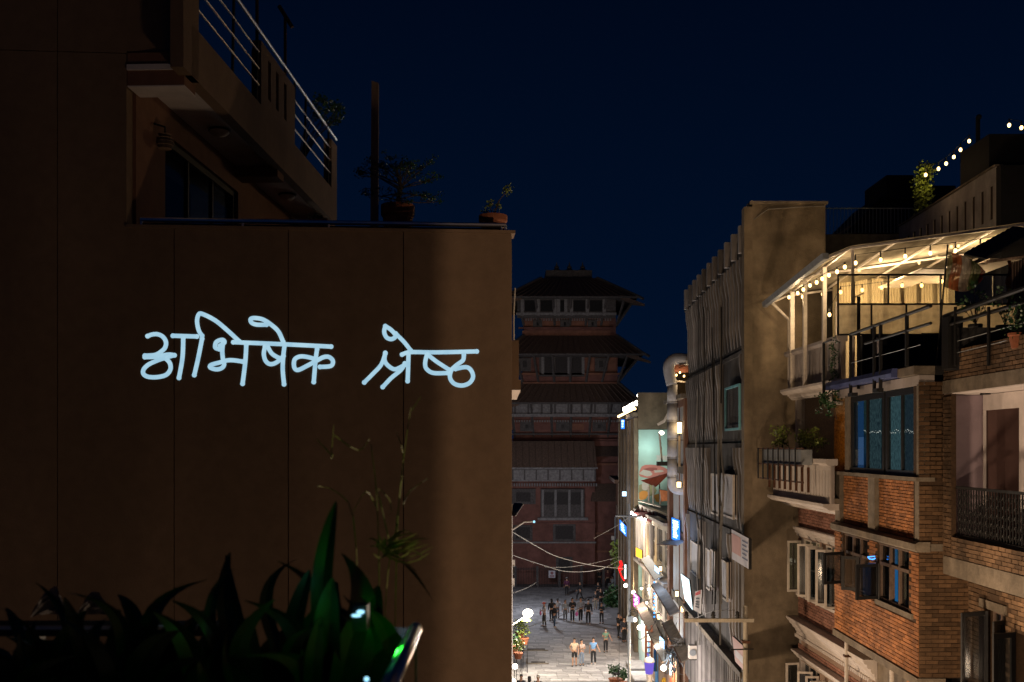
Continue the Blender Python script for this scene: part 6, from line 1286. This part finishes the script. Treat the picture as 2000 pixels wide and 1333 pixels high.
def person(fx, fy, hy, label, top, legs, face=180, stride=.0, shorts=False, arms='down', hair='short', bag=None, cap=None, mask=False, sit=False, group=None, Yo=None, hh=None, sleeves=True):
    if Yo: Y = Yo; p0 = Vector(((fx - 1000) / 2000 * Y, Y, 0)); h = hh
    else: Y = CAMZ * 2000 / (fy - HY); p0 = Vector(((fx - 1000) / 2000 * Y, Y, .03)); h = (fy - hy) / 2000 * Y
    h = min(max(h, 1.5), 1.84); k = h / 1.75
    t = thing('person', label, 'person', p0, group); t.rotation_euler = (0, 0, R(face + 180)); t.scale = (k, k, k)
    # local: facing -Y when rotation is 0
    s = stride; hz = .93; dz = 0
    if sit: hz = .5
    hp = (0, 0, hz)
    def leg(sd, f):
        hip = (.09 * sd, 0, hz - .02)
        if sit: return [hip, (.12 * sd, -.42, hz + .0), (.12 * sd, -.44, .07), (.12 * sd, -.58, .04)]
        return [hip, (.10 * sd, -.10 * abs(s) - f * .16 * s * 1.6, .50), (.10 * sd, -f * s * .42 + .02, .09), (.11 * sd, -f * s * .42 - .13, .035)]
    L, Rr = leg(-1, 1), leg(1, -1)
    sh = hz + .50; ys = .0
    AR = {}
    for sd in (-1, 1):
        a = arms if isinstance(arms, str) else arms[0 if sd < 0 else 1]
        shd = (.19 * sd, 0, sh - .03)
        if a == 'down': AR[sd] = [shd, (.24 * sd, .02, sh - .30), (.25 * sd, -.05, sh - .54), (.25 * sd, -.07, sh - .62)]
        elif a == 'hips': AR[sd] = [shd, (.30 * sd, .06, sh - .28), (.17 * sd, -.10, sh - .46), (.12 * sd, -.13, sh - .48)]
        elif a == 'front': AR[sd] = [shd, (.23 * sd, -.02, sh - .29), (.10 * sd, -.22, sh - .26), (.04 * sd, -.26, sh - .22)]
        elif a == 'face': AR[sd] = [shd, (.22 * sd, -.08, sh - .26), (.12 * sd, -.20, sh - .04), (.08 * sd, -.18, sh + .05)]
        elif a == 'out': AR[sd] = [shd, (.30 * sd, -.02, sh - .26), (.40 * sd, -.12, sh - .44), (.43 * sd, -.15, sh - .50)]
        elif a == 'swing': AR[sd] = [shd, (.24 * sd, .12 * sd, sh - .28), (.25 * sd, .16 * sd - .10, sh - .50), (.25 * sd, .16 * sd - .16, sh - .57)]
    V = [hp, (0, 0, hz + .22), (0, .0, hz + .42), (0, 0, sh + .03), (0, -.01, sh + .10), (0, -.015, sh + .20), (0, -.02, sh + .29)]; Ed = [(0,1),(1,2),(2,3),(3,4),(4,5),(5,6)]; Ra = [(.155,.105), (.13,.095), (.165,.105), (.10,.08), .052, (.078,.092), (.066,.078)]
    for lg in (L, Rr):
        b = len(V); V += lg; Ed += [(0, b), (b, b+1), (b+1, b+2), (b+2, b+3)]; Ra += [.088, .062, .042, .036]
    for sd in (-1, 1):
        b = len(V); V += AR[sd]; Ed += [(2, b), (b, b+1), (b+1, b+2), (b+2, b+3)]; Ra += [.055, .042, .030, .026]
    skin_mesh('body', V, Ed, Ra, M['skin'], t)
    # clothes
    V = [(0, 0, hz - .02), (0, 0, hz + .22), (0, 0, hz + .42), (0, 0, sh + .02)]; Ed = [(0,1),(1,2),(2,3)]; Ra = [(.172,.122), (.148,.112), (.18,.12), (.10,.085)]
    for sd in (-1, 1):
        b = len(V); A = AR[sd]; m_ = tuple((A[0][i] + A[1][i]) / 2 for i in range(3)); V += [A[0], m_ if sleeves == 'short' else A[1]]; Ed += [(2, b), (b, b+1)]; Ra += [.068, .060]
        if sleeves is True: V.append(A[2]); Ed.append((b+1, b+2)); Ra.append(.042)
    skin_mesh('top', V, Ed, Ra, cm(top), t)
    V = [(0, 0, hz + .04), (0, 0, hz - .04)]; Ed = [(0, 1)]; Ra = [(.165,.118), (.155,.115)]
    for lg in (L, Rr):
        b = len(V); V += [lg[0], lg[1]]; Ed += [(1, b), (b, b+1)]; Ra += [.102, .078]
        if not shorts: V.append(lg[2]); Ed.append((b+1, b+2)); Ra.append(.060)
    skin_mesh('shorts' if shorts else 'trousers', V, Ed, Ra, cm(legs), t)
    def loc_part(name, mb, m):
        me = bpy.data.meshes.new(name); me.from_pydata(mb.v, [], mb.f); me.materials.append(m); o = bpy.data.objects.new(name, me); C.objects.link(o); o.parent = t; return o
    for lg in (L, Rr):
        f = lg[3]; loc_part('shoe', MB().hexa([(f[0]-.045, f[1]-.06, 0), (f[0]+.045, f[1]-.06, 0), (f[0]+.045, f[1]+.20, 0), (f[0]-.045, f[1]+.20, 0), (f[0]-.03, f[1]-.04, .06), (f[0]+.03, f[1]-.04, .06), (f[0]+.035, f[1]+.18, .095), (f[0]-.035, f[1]+.18, .095)]), cm((.45,.43,.42)) if 'white shoes' in label else cm((.05,.045,.04)))
    hd = sh + .235
    hb = MB().ball((0, .012, hd + .035), .098, .95, 1.08, .95, 12, 8)
    if hair == 'long': hb.ball((0, .06, hd - .06), .085, 1.05, .65, 2.0, 10, 8)
    if hair == 'tail': hb.ball((0, .12, hd - .05), .04, 1, 1, 2.4, 8, 6)
    loc_part('hair', hb, M['hair'] if hair != 'pale' else cm((.5, .45, .38)))
    fm = MB()
    fm.ball((0, -.105, hd - .022), .016, .8, 1, 1.4, 6, 5)
    loc_part('nose', fm, M['skin']); ey = MB()
    for sd in (-1, 1): ey.ball((.031 * sd, -.093, hd + .002), .010, 1.2, .6, .8, 6, 4)
    ey.bx(-.022, .022, -.098, -.09, hd - .068, hd - .060); loc_part('face_features', ey, M['hair'])
    fc = MB()
    fc.ball((0, -.030, hd - .025), .080, .88, .92, 1.10, 10, 8); loc_part('face', fc, M['skin'])
    er = MB()
    for sd in (-1, 1): er.ball((.080 * sd, .0, hd - .01), .022, .5, 1, 1.4, 6, 4)
    loc_part('ears', er, M['skin'])
    if mask: loc_part('mask', MB().ball((0, -.055, hd - .050), .066, 1, .9, .75, 10, 6), cm((.6, .62, .65)))
    if cap: loc_part('cap', MB().ball((0, .0, hd + .055), .108, 1, 1.1, .65, 12, 6).bx(-.07, .07, -.19, -.08, hd + .04, hd + .055), cm(cap))
    for sd in (-1, 1):
        hnd = Vector(AR[sd][3]); d = (hnd - Vector(AR[sd][2])).normalized(); sdv = d.cross(Vector((0, 1, .1))).normalized(); nn = d.cross(sdv); mb = MB()
        mb.tube([hnd - d * .02, hnd + d * .05], .030, 6, .034)
        for q in range(4): o = hnd + d * .05 + sdv * (-.024 + .016 * q); mb.tube([o, o + d * .03 - nn * .004, o + d * (.055 if q in (1, 2) else .045) + nn * .018], .0085, 5, .006)
        o = hnd + sdv * .03; mb.tube([o, o + d * .035 + sdv * .018, o + d * .055 + sdv * .012], .010, 5, .007); loc_part('hand', mb, M['skin'])
    if bag:
        col, sd, kind = bag
        if kind == 'plastic': h_ = AR[sd][3]; loc_part('carrier_bag', MB().ball((h_[0] + .05 * sd, h_[1], h_[2] - .22), .13, .9, .6, 1.3, 10, 8), cm(col))
        else: loc_part('backpack', MB().ball((.02, .17, hz + .30), .16, .9, .6, 1.25, 10, 8), cm(col))
    return t
BK = (.018, .018, .020)
person(1122, 1302, 1248, 'person in cream t-shirt and black shorts standing beside a woman in pale jeans', (.50, .38, .28), BK, 170, .15, True, ('hips', 'down'), 'short', sleeves='short')
person(1136, 1301, 1251, 'person in pale crop top and wide blue jeans looking at a phone', (.42, .34, .30), (.16, .20, .27), 185, .1, False, 'front', 'long', sleeves='short')
person(1159, 1299, 1247, 'person in light blue t-shirt and black trousers walking with white shoes', (.16, .30, .52), BK, 165, .2, False, ('down', 'out'), 'short', bag=((.05, .06, .1), 1, 'pack'), sleeves='short')
person(1183, 1275, 1229, 'person in green t-shirt and face mask walking toward the camera', (.14, .24, .18), BK, 180, .25, False, ('front', 'out'), 'short', mask=True, sleeves='short')
person(1063, 1225, 1178, 'person in white t-shirt and red cap with a small pink bag', (.55, .54, .56), (.05, .045, .04), 110, .15, False, 'front', 'short', cap=(.5, .05, .03), bag=((.55, .15, .28), -1, 'plastic'), sleeves='short')
person(1077, 1214, 1171, 'person in long black clothes with long hair facing away', BK, BK, 20, .1, False, 'down', 'long')
person(1083, 1227, 1180, 'person in black jacket, dark blue jeans and white shoes at the left of the group', BK, (.03, .05, .09), 250, .1, False, 'front', 'short')
person(1089, 1209, 1170, 'person in white blouse with a dark ponytail behind the black jacket', (.50, .50, .54), (.12, .12, .14), 10, .1, False, 'front', 'tail')
person(1104, 1214, 1172, 'person in loose black and white patterned clothes', (.26, .27, .28), (.10, .10, .11), 180, .2, False, 'down', 'long')
person(1118, 1216, 1169, 'person in black cardigan and leggings with white shoes mid group', BK, BK, 190, .1, False, 'front', 'long')
person(1134, 1216, 1168, 'person in grey shirt holding a pink plastic bag with white shoes', (.24, .25, .28), BK, 190, .3, False, ('down', 'hips'), 'short', bag=((.60, .14, .36), -1, 'plastic'))
person(1149, 1221, 1159, 'tall person in black hoodie and white face mask with white shoes', BK, BK, 175, .08, False, 'down', 'short', mask=True)
person(1163, 1191, 1155, 'person in black top and loose beige trousers', (.05, .05, .055), (.32, .28, .22), 180, .1, False, 'down', 'long')
person(1173, 1188, 1150, 'person in black top half hidden behind the beige trousers', BK, BK, 200, .1, False, 'hips', 'short')
person(1175, 1219, 1178, 'person all in black standing apart at the right of the group', (.02, .03, .04), BK, 160, .1, False, 'front', 'short')
person(1107, 1164, 1129, 'person in dark purple coat standing at the back of the square', (.10, .03, .07), BK, 0, .0, False, 'down', 'short', cap=(.3, .3, .32))
person(1133, 1174, 1137, 'person in black striding across the back of the square', BK, BK, 90, .75, False, 'swing', 'short')
person(1168, 1172, 1140, 'person in black standing behind the group with hands joined', BK, BK, 180, .1, False, 'front', 'short')
person(1171, 1147, 1112, 'person in dark clothes leaning by the pagoda fence', BK, BK, 150, .1, False, 'face', 'short')
person(1187, 1149, 1113, 'person in dark red standing by the pagoda fence', (.09, .03, .03), BK, 190, .1, False, 'down', 'short')
person(1196, 1150, 1118, 'person in pale shirt sitting low beside the far post', (.34, .35, .36), (.2, .2, .2), 120, .1, False, 'front', 'short', sit=True)
person(1208, 1247, 1199, 'person in black at the right edge of the street under the bush', BK, BK, 230, .2, False, 'face', 'short')
person(1219, 1255, 1207, 'person in dark clothes half hidden beside the grey steel post', (.03, .03, .04), BK, 200, .1, False, 'down', 'short')
for x, y, lab, top, hr_ in ((1018, 1318, 'person in dark top with only head and shoulders showing at the bottom edge', (.04, .04, .05), 'short'), (1034, 1322, 'person in brown top with back turned at the bottom edge', (.16, .10, .05), 'long'), (1051, 1320, 'person with pale hair and dark top at the bottom edge', (.03, .05, .06), 'pale'),
    (1302, 1313, 'person in mustard yellow top at the bottom of the shop row', (.50, .30, .03), 'short'), (1318, 1306, 'person in pale blue shirt at the bottom of the shop row', (.45, .48, .56), 'short')):
    Y = (13 - 1.68) * 2000 / (y - HY); person(x, 0, 0, lab, top, BK, 170 if x != 1034 else 0, .1, False, 'front', hr_, Yo=Y, hh=1.68)
